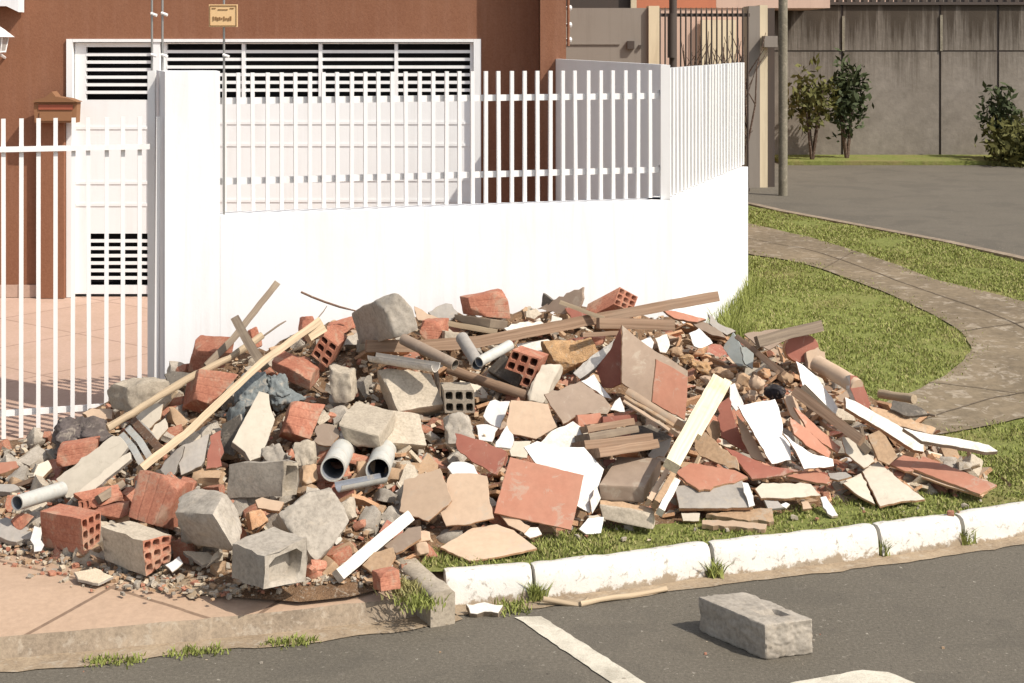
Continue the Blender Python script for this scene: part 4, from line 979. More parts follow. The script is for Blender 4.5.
tile('whitish shard on the grass below the terracotta tile, left side',[(524,527),(538,527),(542,534),(530,538),(524,534)],60,0,'offwhite','clay',.009,.04)
tile('large taupe tile above the layered splintered boards',[(544,394),(562,389),(580,381),(604,397),(611,408),(607,414),(590,413),(576,416),(563,424)],46,4,'taupe','clay',.011,.08)
tile('white tile behind the large taupe tile',[(581,381),(594,374),(603,388),(612,399),(604,397)],36,6,'white','lime',.009,.06,jit=.0009)
tile('small white shard right of the large taupe tile',[(610,410),(615,401),(620,397),(625,412)],36,6,'white','lime',.009,.08,jit=.0009)
tile('pale pink panel under the long plank near the arrow tip',[(516,344),(548,339),(557,354),(566,360),(540,361),(520,353)],40,0,'offwhite','clay',.012,.05)
tile('tall taupe tile standing on edge right of centre, facing right',[(622,325),(640,340),(655,351),(672,360),(688,371),(688,386),(668,396),(650,403),(622,383)],16,22,'taupe','clay',.012,.12,jit=.0008)
tile('dark red underside tile leaning against the tall taupe tile',[(621,326),(621,384),(612,388),(602,387),(596,368),(610,350)],12,-42,'redterra','clay',.012,.11,jit=.001)
tile('terracotta tile leaning on the tall taupe tile',[(656,359),(672,367),(688,377),(687,400),(685,420),(668,411),(652,402)],18,22,'terra','clay',.010,.16,jit=.0008)
batten('top tile edge of the stack under the tall taupe tile',[(631,393),(680,424)],.030,.18,'beige',ds=(7.12,7.0),name='broken_tile',cat='tile')
batten('middle tile edge of the stack under the tall taupe tile',[(629,399),(678,428)],.018,.18,'tan',ds=(7.10,6.98),name='broken_tile',cat='tile')
batten('lowest tile edge of the stack under the tall taupe tile',[(628,404),(674,433)],.018,.18,'beige',ds=(7.08,6.96),name='broken_tile',cat='tile')
tile('grey blue triangle of tile left of the cream post',[(648,456),(655,444),(672,437),(670,447),(664,457)],30,-10,'grey','clay',.010,.06)
# splintered layered boards
batten('lowest layered board left of the cream post foot',[(590,454),(649,445)],.040,.16,'browood',ds=(6.62,6.78),cat='wooden board')
batten('second layered board from below, left of the cream post foot',[(578,446),(646,438)],.038,.16,'browood',ds=(6.72,6.84),cat='wooden board')
batten('third layered board with a splintered right end',[(582,438),(631,430)],.032,.14,'greywood',ds=(6.82,6.94),cat='wooden board')
batten('upper splintered layered board below the large taupe tile',[(582,430),(629,422)],.030,.12,'browood',ds=(6.9,7.0),cat='wooden board')
batten('pinkish strip lying on the layered splintered boards',[(577,420),(600,418)],.045,.03,'terra',ds=(6.95,6.98),name='broken_tile',cat='tile')
batten('red and cream strip on the right of the layered boards',[(602,421),(636,418)],.035,.03,'redterra',ds=(6.95,7.0),name='broken_tile',cat='tile')
tile('dark sheet painted in as the shadow right of the layered splintered boards',[(628,428),(650,424),(672,437),(654,446),(634,442)],60,0,'darkgrey','darkgrey',.006,.02,'stone_slab','stone slab')  # dark sheet drawn where only shadow lies, no stone here
# cream post
batten('wide cream painted post leaning diagonally right of centre',[(671,466),(718,381)],.068,.05,'whitewood',ds=(6.40,7.02),cat='post')
batten('narrow cream batten alongside the leaning cream post',[(696,436),(727,382)],.04,.03,'whitewood',ds=(6.62,7.04),cat='wooden board')
tile('tan folded board piece across the cream post',[(689,434),(701,431),(718,444),(736,457),(739,470),(720,464),(700,456)],30,-20,'tan','tan',.012,.16,'board_piece','board piece',.003)
tile('tan stone shard right of the cream post',[(706,430),(713,420),(722,422),(720,436),(712,444)],30,10,'tan','clay',.03,.10,jit=.004)
tile('deep red tile between the cream batten and the large white tile',[(718,404),(729,397),(734,418),(741,436),(749,454),(735,446),(721,437)],30,-8,'redterra','clay',.010,.10)
tile('tan tile edge left of the large white tile',[(736,414),(745,424),(757,444),(766,463),(751,457),(742,440)],30,-10,'beige','clay',.012,.12)
tile('large white glazed tile standing right of the cream post',[(738,406),(756,402),(775,399),(779,408),(783,425),(782,435),(790,443),(791,460),(772,464),(755,436)],32,10,'white','clay',.010,.16,jit=.001)
tile('white glazed tile with a pointed right end beside the large white tile',[(783,433),(797,444),(813,454),(833,459),(834,466),(804,469),(795,450)],38,8,'white','clay',.010,.16,jit=.0009)
tile('narrow white shard above the large white tile',[(730,385),(735,383),(739,394),(744,404),(736,411),(729,402)],30,0,'white','lime',.009,.10,jit=.0009)
tile('white angular tile leaning high at the right of the pile',[(796,361),(803,365),(817,377),(825,388),(832,397),(838,408),(836,414),(818,402),(803,387)],34,24,'white','clay',.010,.14,jit=.001)
tile('terracotta strip curving below the dark long board',[(790,418),(803,426),(817,438),(831,452),(829,458),(810,448),(794,434)],34,20,'terra','clay',.012,.14)
tile('terracotta strip above the curving one, under the dark long board',[(794,407),(805,415),(822,431),(841,447),(838,453),(822,443),(806,428)],34,20,'terra','clay',.012,.13)
tile('tan wood shard above the two terracotta strips',[(784,397),(792,391),(799,408),(806,424),(800,428),(790,414)],34,20,'beige','clay',.012,.13)
batten('long brown board on edge below the white angular tile',[(795,391),(862,441)],.05,.03,'browood',ds=(7.28,6.95),cat='wooden board')
batten('second brown board under the white angular tile',[(803,387),(868,452)],.035,.02,'greywood',ds=(7.34,6.98),cat='wooden board')
# right part
tile('cream tile above the fallen pair of cream tiles at right',[(842,437),(852,438),(864,449),(875,461),(864,468),(846,453)],48,10,'cream','clay',.010,.12)
tile('larger of the two cream tiles lying on the grass at right',[(862,471),(878,461),(901,481),(925,499),(901,501),(880,506)],72,4,'cream','clay',.011,.06,jit=.001)
tile('smaller cream tile on the grass left of its larger neighbour',[(843,483),(851,478),(861,473),(868,488),(875,504),(858,495)],72,0,'cream','clay',.011,.03)
tile('tan tile leaning upright left of the terracotta pair at right',[(868,435),(879,430),(886,436),(892,446),(898,457),(889,465),(878,460)],32,14,'tan','clay',.011,.12)
tile('short terracotta tile under the long one at right',[(889,464),(903,455),(917,458),(921,464),(912,471),(905,471)],70,0,'terra','clay',.011,.06)
tile('long terracotta tile lying on the grass at the far right',[(909,467),(923,456),(960,470),(997,485),(980,494),(945,481)],72,0,'terra','clay',.011,.07,jit=.0008)
tile('second terracotta tile directly beneath the long one at far right',[(906,471),(925,462),(990,488),(982,496),(945,485)],74,0,'beige','clay',.010,.035,jit=.0008)
tile('long white board with a chipped end pointing right',[(845,397),(855,401),(880,415),(907,430),(923,439),(924,452),(914,450),(880,428),(846,408)],40,14,'offwhite','clay',.025,.12,'board_piece','white board',.0008)
tile('narrow white board lying out over the grass toward the right',[(903,428),(925,433),(958,438),(989,445),(998,451),(986,452),(955,446),(922,441)],55,6,'offwhite','taupe',.022,.05,'board_piece','white board',.0008)
tile('olive grey board behind the long white board',[(868,405),(890,411),(912,420),(936,428),(932,434),(900,426),(874,414)],60,4,'tan','taupe',.02,.05,'board_piece','board piece')
tile('dark grey board scrap pointing right on the footpath edge',[(893,400),(905,402),(922,408),(929,414),(908,416),(890,409)],60,0,'darkgrey','darkgrey',.015,.05,'board_piece','board piece')
batten('short pale log on the footpath at the right end of the pile',[(880,394),(914,399)],.045,.04,'wood',near=.05,cat='log',round_=True)
batten('short dark twig at the tip of the dark grey board scrap',[(922,413),(936,416)],.012,.01,'greywood',near=.05,cat='twig',round_=True)
tile('white sliver between the pale log and olive grey board',[(890,411),(905,413),(916,416),(905,418),(892,415)],60,0,'white','lime',.008,.09)
# bottom row right
tile('flat grey tile on a stack below the orange brown tile',[(675,486),(700,484),(742,480),(749,494),(753,507),(716,508),(679,508)],62,-2,'grey','clay',.016,.06,jit=.0008)
tile('orange brown tile resting on the flat grey tile',[(676,472),(690,463),(712,466),(735,470),(748,477),(738,481),(719,485),(699,490)],64,4,'terra','clay',.012,.14)
tile('white shard on the right end of the flat grey tile',[(742,482),(748,483),(755,505),(749,507)],50,0,'white','lime',.008,.12)
tile('cream grey tile over small shards right of the flat grey tile',[(755,489),(762,483),(790,483),(811,484),(821,495),(790,498),(761,498)],66,0,'cream','clay',.014,.06)
tile('terracotta tile left of the cream tile pair, below the white pointed tile',[(786,476),(800,472),(816,470),(830,477),(828,484),(810,481)],64,4,'terra','clay',.012,.09)
tile('red brown tile edge running under the large white tile',[(724,447),(748,457),(770,466),(802,470),(778,476),(752,479),(738,462)],58,0,'redterra','clay',.012,.08)
tile('upper tan slab of the low stack on the grass',[(706,514),(739,510),(772,508),(774,521),(738,519)],72,0,'tan','tan',.022,.05,'stone_slab','stone slab')
tile('lower tan slab of the low stack on the grass',[(702,520),(738,521),(767,524),(765,529),(730,526),(702,524)],76,0,'beige','tan',.022,.04,'stone_slab','stone slab')
tile('olive cream chip left of the low tan stack',[(681,513),(700,513),(699,521),(683,521)],35,0,'cream','tan',.02,.03)
tile('white chip on the grass right of the low tan stack',[(820,497),(826,496),(832,505),(838,515),(832,516),(823,507)],70,0,'white','lime',.012,.03)
tile('grey scrap under the cream grey tile, left',[(764,500),(778,501),(784,507),(768,509)],60,0,'grey','grey',.012,.05)
tile('white scrap under the cream grey tile, middle',[(779,505),(786,502),(790,504),(786,508)],60,0,'white','lime',.010,.05)
tile('yellow tan scrap under the cream grey tile, right',[(800,500),(808,501),(812,508),(803,509)],60,0,'beige','clay',.012,.05)
tile('pale grey tile end below the white pointed tile',[(828,473),(846,472),(852,476),(838,480),(830,478)],60,0,'grey','clay',.012,.07)
batten('tan tile edge standing right of the taupe stone slab, first',[(648,503),(667,470)],.022,.04,'beige',ds=(6.42,6.6),name='broken_tile',cat='tile')
batten('tan tile edge standing right of the taupe stone slab, second',[(655,505),(672,476)],.026,.05,'tan',ds=(6.4,6.56),name='broken_tile',cat='tile')
batten('pinkish white tile edge beside the flat grey tile',[(660,512),(676,482)],.03,.04,'offwhite',ds=(6.36,6.54),name='broken_tile',cat='tile')
tile('thin brown tile over the stained tan plaster log',[(600,500),(628,503),(656,508),(654,514),(626,509),(600,506)],50,0,'tan','clay',.012,.11)
# ---- wood
batten('long weathered plank across the crest, sloping up to the right',[(366,346),(420,346),(478,342),(600,318),(718,296)],.062,.03,'browood',ds=(7.62,8.15),taper=.85)
batten('dark brown plank beneath the right half of the long crest plank',[(598,323),(673,325)],.055,.06,'browood',ds=(7.85,7.95))
batten('thin brown lath under the crest planks, right of centre',[(582,335),(619,333)],.022,.02,'browood',ds=(7.7,7.8))
batten('bleached forked branch from the tan block to the crest at left',[(107,428),(150,402),(195,374),(230,358),(263,335)],.038,.03,'wood',ds=(7.0,7.7),round_=True,rough=.005,taper=.9)
batten('long pale batten rising from the ribbed brick to the crest',[(140,469),(190,430),(235,387),(262,362),(290,342),(319,321)],.034,.03,'wood',ds=(6.42,7.55),rough=.003)
batten('short square cut end of batten at the crest beside the cream hollow brick',[(306,336),(322,326)],.07,.05,'wood',ds=(7.5,7.56))
batten('dark grey stick standing highest against the white wall at left',[(206,366),(232,340),(277,283)],.034,.02,'greywood',ds=(7.55,8.0))
batten('olive grey stick crossing in front of the highest dark stick',[(235,318),(248,342),(265,368)],.042,.025,'greywood',ds=(7.6,7.4),taper=1.15)
batten('white painted batten sloping down to the pile front by the driveway',[(338,576),(372,547),(409,517)],.046,.04,'offwhite',ds=(5.78,6.12),cat='wooden board')
batten('rough grey post lying in the open ended mortar area at left',[(98,500),(123,484)],.035,.03,'greywood',near=.12,cat='wooden board')
batten('brown bar on the bent metal channel at left',[(134,421),(162,451)],.035,.03,'rust',near=.14,cat='bar',name='metal_bar')
batten('tan plank fragment on the crest left of the long plank',[(440,322),(497,332)],.028,.02,'wood',near=.10)
batten('brown edge plank below the grey crest pipe',[(448,369),(527,396)],.05,.03,'browood',near=.10,round_=True)
batten('thin tan lath on the crest beside the nine hole brick',[(560,302),(604,319)],.022,.02,'wood',ds=(8.0,7.9))
batten('upper of two brown laths behind the blue-grey box at right',[(737,337),(784,373)],.026,.02,'browood',ds=(8.0,7.5))
batten('lower of two brown laths behind the blue-grey box at right',[(745,343),(778,372)],.022,.02,'browood',ds=(7.95,7.48))
tile('orange brown flat board on the crest behind the long plank',[(662,309),(684,313),(706,319),(697,322),(674,318)],55,0,'terra','browood',.015,.06,'board_piece','board piece')
tile('tan board strip pointing down right on the crest at right',[(686,318),(700,320),(722,332),(726,338),(712,335),(698,328)],50,0,'taupe','browood',.015,.07,'board_piece','board piece')
tile('grey green wedge sticking up at the right crest',[(708,314),(722,325),(736,331),(727,335),(713,327)],40,0,'grey','darkgrey',.02,.05,'board_piece','board piece')
tile('grey brown slab sticking up on the crest right of centre',[(537,309),(556,299),(570,292),(583,287),(583,298),(579,308),(560,314)],12,-20,'taupe','taupe',.03,.04,'stone_slab','stone slab',.003)
tile('small dark triangle slab on the crest beside the grey brown one',[(543,293),(552,300),(545,308),(541,306)],10,-40,'darkgrey','darkgrey',.02,.03,'stone_slab','stone slab')
tile('red brick flake on the crest below the thin tan lath',[(565,308),(578,307),(592,313),(586,321),(571,321)],30,0,'redterra','clay',.02,.06,jit=.003)
tile('white rubble shard along the top of the long plank',[(504,328),(520,322),(541,321),(546,327),(524,330),(508,334)],50,0,'offwhite','mortar',.02,.08,jit=.004)
tile('second white rubble shard along the top of the long plank',[(547,325),(552,315),(562,318),(560,327),(552,329)],35,0,'offwhite','mortar',.02,.09,jit=.004)
tile('grey green stone left of the clean crest brick',[(428,312),(440,305),(452,304),(458,312),(452,320),(436,321)],35,0,'grey','grey',.04,.03,'stone_slab','stone slab',.003)
tile('tan rubble slab right of the light crest block',[(414,306),(428,314),(445,320),(436,323),(418,320)],40,0,'beige','mortar',.03,.03,'stone_slab','stone slab',.003)
tile('small tan cap stone at the crest centre',[(526,311),(536,308),(542,314),(534,319),(526,317)],40,0,'mortar','mortar',.03,.03,'stone_slab','stone slab')
# ---- metal frame, box, pipes
tile('pale metal frame with dark slots under the crest planks',[(573,373),(590,357),(615,339),(611,350),(596,367),(580,379)],30,-24,'offwhite','grey',.03,.13,'vent_panel','vent panel')
tile('blue-grey plastic box side on the right of the pile top',[(723,348),(728,340),(733,332),(741,346),(746,366),(738,366),(730,358)],20,-20,'box','box',.05,.08,'plastic_box','box')
tile('pale blue panel beside the blue-grey box',[(741,347),(748,347),(754,354),(753,369),(745,364)],20,14,'box','box',.012,.10,'plastic_box','box')
tile('white broken tile in the brown crumbs behind the box',[(689,333),(699,328),(706,335),(713,343),(703,348),(694,346)],45,10,'white','lime',.01,.08)
tile('white tile above the tall taupe tile, behind it',[(640,341),(650,336),(654,342),(652,350),(645,348)],40,10,'white','lime',.01,.05)
tile('white framed tile beside the brown crumbs',[(655,338),(667,334),(670,345),(666,353),(660,352)],40,10,'offwhite','lime',.01,.07)
tile('flattened grey cardboard flap under the rolled sheet at right',[(744,334),(765,330),(790,328),(800,334),(782,342),(769,350),(755,344)],40,10,'taupe','taupe',.008,.06,'board_piece','board piece')
batten('thick grey brown board end at the right top of the pile',[(757,342),(790,333),(821,326)],.058,.03,'greywood',ds=(7.75,8.0),cat='wooden board')
batten('tan cardboard roll sloping down to the right toward the red ring piece',[(816,363),(836,374),(857,387)],.082,.08,'beige',ds=(7.6,7.35),name='cardboard_roll',cat='roll',round_=True)
tile('broken red and white disc standing at the end of the tan roll',[(850,375),(857,376),(863,383),(867,393),(870,404),(869,410),(862,408),(855,400),(850,388)],20,30,'redterra','offwhite',.03,.30,'plaster_piece','plaster ring')
tile('beige plaster stub above the tan tube at right',[(806,352),(818,347),(825,352),(826,366),(818,374),(808,368)],25,10,'beige','mortar',.04,.03,'plaster_piece','plaster piece',.003)
cp=[(802+17*math.cos(a*math.pi/10),348+14.5*math.sin(a*math.pi/10)) for a in range(20)]
tile('round terracotta disc standing behind the white angular tile',cp,14,12,'redterra','clay',.04,.08,'terracotta_disc','disc',.0004)
pipe('big grey plastic pipe with its open mouth facing out, left one',(333,469),(346,443),.054,6.42,6.95,'pvc','pvcdark',.13)
pipe('big grey plastic pipe beside the left one, right one',(378,470),(386,447),.054,6.50,7.0,'pvc','pvcdark',.13)
pipe('split grey half pipe lying below the two pipe mouths',(338,484),(384,475),.035,6.38,6.5,'pvc','pvcdark',.1,arc=.5,start=math.pi)
pipe('grey plastic pipe with open end at the far left',(17,503),(62,489),.032,6.25,6.5,'pvc','pvcdark',.14)
pipe('pale grey pipe below the light crest block',(403,339),(455,365),.028,7.45,7.25,'taupe','darkgrey',.12)
pipe('short fat grey pipe fitting at the crest centre',(462,338),(478,364),.032,7.5,7.25,'grey','pvcdark',.12)
pipe('thinner grey pipe arm joining the fat fitting',(479,362),(510,345),.026,7.22,7.4,'pvc','pvcdark',.12)
pipe('half round pale gutter trough below the light crest block',(372,354),(436,364),.040,7.38,7.2,'offwhite','grey',.12,arc=.5,start=math.pi)
for k,(x0,y0,x1,y1,lab) in enumerate(((122,435,143,466,'left flange of bent grey metal channel'),(128,428,150,458,'middle flange of bent grey metal channel'),(136,421,158,448,'right flange of bent grey metal channel'))):
    batten(lab,[(x0,y0),((x0+x1)/2+1,(y0+y1)/2-2),(x1,y1)],.030,.016,'pvc',near=.12+.015*k,name='metal_channel',cat='metal channel',rough=.001)
# wires
def wire(label,pts,ds,r=.004,name='rebar',mat='rust',cat='wire'):
    m_=MB(); L=len(pts); W=[P(x,y,ds[0]+(ds[1]-ds[0])*i/(L-1)) for i,(x,y) in enumerate(pts)]; m_.tube(W,[r]*(L-1)+[r*.6],6)
    return tag(m_.build(name,mat,smooth=60),label,cat)
wire('curved steel rod sticking out left of the light crest block',[(301,292),(312,297),(325,302),(340,307),(356,311)],(7.9,7.9),.006)
wire('thin pale wire above the cream hollow brick at the crest',[(317,319),(323,312),(327,306)],(7.8,7.9),.003,'wire','greywood')
wire('thin bent grey wire beside the olive grey stick',[(252,345),(265,335),(279,325),(286,321)],(7.7,7.8),.005,'wire','greywood')
wire('hooked twig in the grass left of the stick in the gutter',[(543,599),(560,602),(578,605),(585,602),(588,598)],(5.88,5.90),.011,'twig','wood','twig')
batten('long bare stick lying in the gutter before the white kerb',[(581,604),(600,600),(630,595),(667,589)],.022,.02,'wood',ds=(5.88,6.03),round_=True,rough=.004,cat='stick',name='stick')
tile('broken white painted chip in the gutter at the kerb corner',[(466,604),(478,603),(503,605),(498,613),(470,613)],60,0,'offwhite','kerbraw',.03,0,'kerb_chip','chip',.003,d=5.78)
# cloth and soft things
block('crumpled dark grey sacking between the gate and the slanted cement sheet',[(62,416),(108,418),(114,438),(58,446)],48,-15,(-4,10,.05),'sack',.03,9,0,'sacking','sacking',n=26,near=.04)
block('upper part of blue-grey cloth bunched under the pale batten',[(244,380),(264,374),(270,392),(236,412)],45,-10,(-3,6,.05),'cloth',.032,9,0,'cloth','cloth',n=26,near=.07)
block('blue-grey cloth hanging between white upright slab and red brick',[(268,371),(282,376),(304,398),(272,404)],35,10,(-3,8,.05),'cloth',.03,9,0,'cloth','cloth',n=26,near=.05)
block('lower fold of dark blue-grey cloth left of the white upright slab',[(230,408),(246,400),(240,434),(232,444)],35,-25,(-3,8,.04),'cloth',.026,9,0,'cloth','cloth',n=26,near=.05)
lump('black rubber piece in the shadow above the large white tile',775,392,10,7,'black',.10,.2,'rubber_piece','rubber',1.3,1,0,fold=.1)
# hand placed odd lumps in the brown crumb area
k=0
for (x,y,rx,ry,mt) in ((688,360,9,5,'soil'),(700,366,12,6,'soil'),(722,374,11,6,'tan'),(676,352,7,6,'tan'),(712,382,12,6,'beige'),(742,380,9,7,'tan'),(758,384,8,9,'beige'),(700,352,9,4,'clay'),(735,388,8,7,'tan'),(765,374,8,6,'clay'),(690,342,7,4,'tan'),(752,396,7,6,'beige'),(663,374,6,5,'clay'),(786,378,8,7,'tan'),(715,395,7,5,'soil')):
    lump('tan crumb of broken mortar in the brown hollow at the right top of the pile',x,y,rx,ry,mt,.05,.35,'mortar_crumb','mortar',1.3,1.2,random.uniform(-30,30),group='mortar crumbs at the right top of the pile',sub=3)
# ---- small loose fragments, one object each
def frag_protos():
    out={}
    def base(nm,kind,mt,side):
        bm=bmesh.new(); so=Vector((random.uniform(0,50),0,0))
        if kind in('shard','sliver'):
            n=random.choice((4,5,5,6)); pts=[]; 
            for i in range(n):
                a=2*math.pi*i/n+random.uniform(-.35,.35); r=random.uniform(.55,1.1); pts.append(Vector((math.cos(a)*r,math.sin(a)*r*random.uniform(.5,1),0)))
            th=random.uniform(.10,.22); pts=[Vector((p.x,p.y*(.34 if kind=='sliver' else 1),0)) for p in pts]; V=pts+[p-Vector((0,0,th)) for p in pts]; F_=[tuple(range(n)),tuple(range(2*n-1,n-1,-1))]+[(i,(i+1)%n,n+(i+1)%n,n+i) for i in range(n)]
            me=bpy.data.meshes.new(nm); me.from_pydata(V,[],F_)
            me.materials.append(M[mt]); me.materials.append(M[side])
            for p in me.polygons[1:]: p.material_index=1
        else:
            sx,sy,sz=random.uniform(.8,1.2),random.uniform(.5,.9),random.uniform(.45,.7)
            if kind=='splinter': sx,sy,sz=1.7,.16,.10
            bmesh.ops.create_cube(bm,size=1.6); bmesh.ops.subdivide_edges(bm,edges=bm.edges,cuts=3,use_grid_fill=True)
            pls=[(Vector((random.gauss(0,1),random.gauss(0,1),random.gauss(0,1))).normalized(),random.uniform(.75,1.)) for _ in range(5)]
            for v in bm.verts:
                q=v.co.copy()
                if kind!='splinter':
                    for pn,h in pls:
                        t=q.dot(pn)-h
                        if t>0: q-=pn*t
                q*=1+.16*noise.noise(q*1.5+so)+.1*noise.noise(q*4+so)
                v.co=Vector((q.x*sx,q.y*sy,q.z*sz))
            me=bpy.data.meshes.new(nm); bm.to_mesh(me); me.materials.append(M[mt])
            for p in me.polygons: p.use_smooth=True
            me.set_sharp_from_angle(angle=R(38))
            for an,ty in (('rib','FLOAT'),('grain','FLOAT_VECTOR')):
                at=me.attributes.new(an,ty,'POINT')
                for i,v in enumerate(me.vertices):
                    if an=='rib': at.data[i].value=v.co.y*.5+.5
                    else: at.data[i].vector=v.co*.05
        bm.free(); return me
    return base
base=frag_protos()
KIN=[('brick_fragment','brick',[('lump','brick','brick')]*4,'small red brick fragment loose in the rubble pile','brick fragment','small brick fragments',110,.03,.075),
 ('tile_shard','terra',[('shard','terra','clay'),('shard','redterra','clay'),('shard','beige','clay'),('shard','tan','clay'),('shard','taupe','clay'),('shard','cream','lime')],'small broken tile shard loose in the rubble pile','tile shard','small tile shards',290,.05,.125),
 ('white_shard','white',[('shard','white','lime'),('shard','offwhite','lime')],'small white glazed shard loose in the rubble pile','tile shard','small white shards',60,.02,.05),
 ('mortar_lump','mortar',[('lump','mortar','mortar'),('lump','concrete','concrete'),('lump','tan','tan'),('lump','concrete','concrete')],'small grey or tan mortar lump loose in the rubble pile','mortar lump','small mortar lumps',285,.03,.085),
 ('board_sliver','tan',[('sliver','terra','clay'),('sliver','tan','clay'),('sliver','beige','clay'),('sliver','taupe','clay'),('sliver','cream','lime'),('sliver','redterra','clay'),('sliver','browood','browood')],'long narrow sliver of broken tile or board in the right half of the pile','tile sliver','long narrow slivers in the right half of the pile',270,.08,.15),
 ('wood_splinter','browood',[('splinter','browood','browood'),('splinter','greywood','browood'),('splinter','wood','browood')],'small wood splinter loose in the rubble pile','wood splinter','small wood splinters',70,.04,.1)]
for (nm,_,vars_,lab,cat,grp,cnt,s0,s1) in KIN:
    protos=[base(nm,*v) for v in vars_]
    for i in range(cnt):
        px=random.uniform(3,975); yf=lerpt(YF,px); yt=lerpt(YT,px)
        t=random.random()**1.1; py=yf-4+(yt-yf+4)*t
        if nm in('mortar_lump','brick_fragment') and px>620 and random.random()<.65: px=random.uniform(3,420); yf=lerpt(YF,px); yt=lerpt(YT,px); py=yf-4+(yt-yf+4)*t
        if nm in('tile_shard','white_shard') and px<330 and random.random()<.75: px=random.uniform(400,960); yf=lerpt(YF,px); yt=lerpt(YT,px); py=yf-4+(yt-yf+4)*t
        if nm=='board_sliver': px=random.uniform(520,960); yf=lerpt(YF,px); yt=lerpt(YT,px); py=yf-6+(yt-yf+8)*t
        s=random.uniform(s0,s1); o=bpy.data.objects.new(nm,random.choice(protos)); COL.objects.link(o)
        o.location=P(px,py,D(px,py)+(.075 if s>.08 else .055)); o.location.z+=.0
        if nm in('tile_shard','white_shard'): o.rotation_euler=(R(random.gauss(28,22)),R(random.gauss(12,24)),random.uniform(0,6.28))
        elif nm=='board_sliver': o.rotation_euler=(R(random.gauss(30,22)),R(random.gauss(5,14)),R(random.gauss(-35 if px>700 else 0,28)))
        else: o.rotation_euler=(random.gauss(0,.6),random.gauss(0,.6),random.uniform(0,6.28))
        o.scale=(s,s,s); tag(o,lab,cat,grp)
# crumbs on the apron and lawn edge
protos=[base('stone_crumb',*v) for v in (('lump','mortar','mortar'),('lump','brick','brick'),('lump','concrete','concrete'),('shard','lime','lime'),('lump','tan','tan'))]
for i in range(230):
    px=random.uniform(0,400); py=lerpt(YF,px)+abs(random.gauss(0,11))-3; 
    if i>190: px=random.uniform(430,1000); py=lerpt(YF,px)+abs(random.gauss(0,12))
    if py>lerpt([(0,622),(300,590),(400,580),(401,560),(560,556),(1000,512)],px)-2: continue
    s=random.choice((.006,.008,.01,.012,.016,.022)); g=G(px,py,0); z=(AZ if py<lerpt([(0,606),(400,588)],px) else AZ-.02) if px<400 else .0
    o=bpy.data.objects.new('stone_crumb',random.choice(protos)); COL.objects.link(o); o.location=(g.x,g.y,z+s*.3); o.scale=(s,s,s); o.rotation_euler=(0,0,random.uniform(0,6)); tag(o,'tiny crumb of masonry scattered on the ground at the foot of the pile','crumb','tiny masonry crumbs at the pile foot')
# dust apron on the slabs
V=[];Fc=[];Nn=80;Mm=8
for i in range(Nn+1):
    px=-30+440*i/Nn; y0=lerpt(YF,px)-14; y1=min(lerpt(YF,px)+lerpt([(-30,2),(60,6),(160,14),(260,8),(340,2),(400,0)],px)*(1+.9*noise.noise(Vector((px*.06,0,0)))),lerpt([(0,606),(400,584)],px))
    for j in range(Mm+1):
        g=G(px,y0+(y1-y0)*j/Mm,AZ); h=(1-j/Mm)*.03; g.z=AZ-.002+h+(.012*noise.noise(g*16)+.008*noise.noise(g*40))*(1-(j/Mm)**3); 
        if j==Mm: g.z=AZ-.012
        V.append(g)
Fc=[(i*(Mm+1)+j,(i+1)*(Mm+1)+j,(i+1)*(Mm+1)+j+1,i*(Mm+1)+j+1) for i in range(Nn) for j in range(Mm)]
tag(mesh_obj('mortar_dust',V,Fc,'gutter',smooth=60),'brown mortar dust spread at the foot of the pile over the pink slabs','dust',kind='stuff')
# loose block on the road
a=G(698,630.5,RZ);b=G(765,660.5,RZ);c=G(813,654,RZ);dd_=a+(c-b); H_=.128
w_=[a+Vector((0,0,H_)),b+Vector((0,0,H_)),b,a]; E_=c-b; n=30;V=[];Fc=[];idx={}
def bv(i,j,k):
    if (i,j,k) in idx: return idx[(i,j,k)]
    u=Vector((2*i/n-1,2*j/n-1,2*k/n-1)); r=(sum(abs(t)**34 for t in u))**(1/34); u=u-(u*0)+ (u/max(r,1e-6)-u)
    A_,B_,C_=(u.x+1)/2,(u.y+1)/2,(u.z+1)/2
    p=w_[0]*(1-A_)*(1-B_)+w_[1]*A_*(1-B_)+w_[2]*A_*B_+w_[3]*(1-A_)*B_+E_*C_
    h=noise.noise(p*8)*.006+noise.noise(p*28)*.006+noise.noise(p*80)*.004
    cen=(w_[0]+w_[2])/2+E_*.5; p=p+(p-cen).normalized()*h
    if j==0 and n*.62<i<n*.82 and n*.35<k<n*.75: p.z-=.016
    idx[(i,j,k)]=len(V);V.append(p);return idx[(i,j,k)]
for i in range(n):
    for j in range(n):
        for k in (0,n):
            Fc.append((bv(i,j,k),bv(i+1,j,k),bv(i+1,j+1,k),bv(i,j+1,k))); Fc.append((bv(i,k,j),bv(i+1,k,j),bv(i+1,k,j+1),bv(i,k,j+1))); Fc.append((bv(k,i,j),bv(k,i+1,j),bv(k,i+1,j+1),bv(k,i,j+1)))
tag(mesh_obj('concrete_block',V,Fc,'concrete',smooth=32),'single loose concrete block lying alone on the asphalt','concrete block')

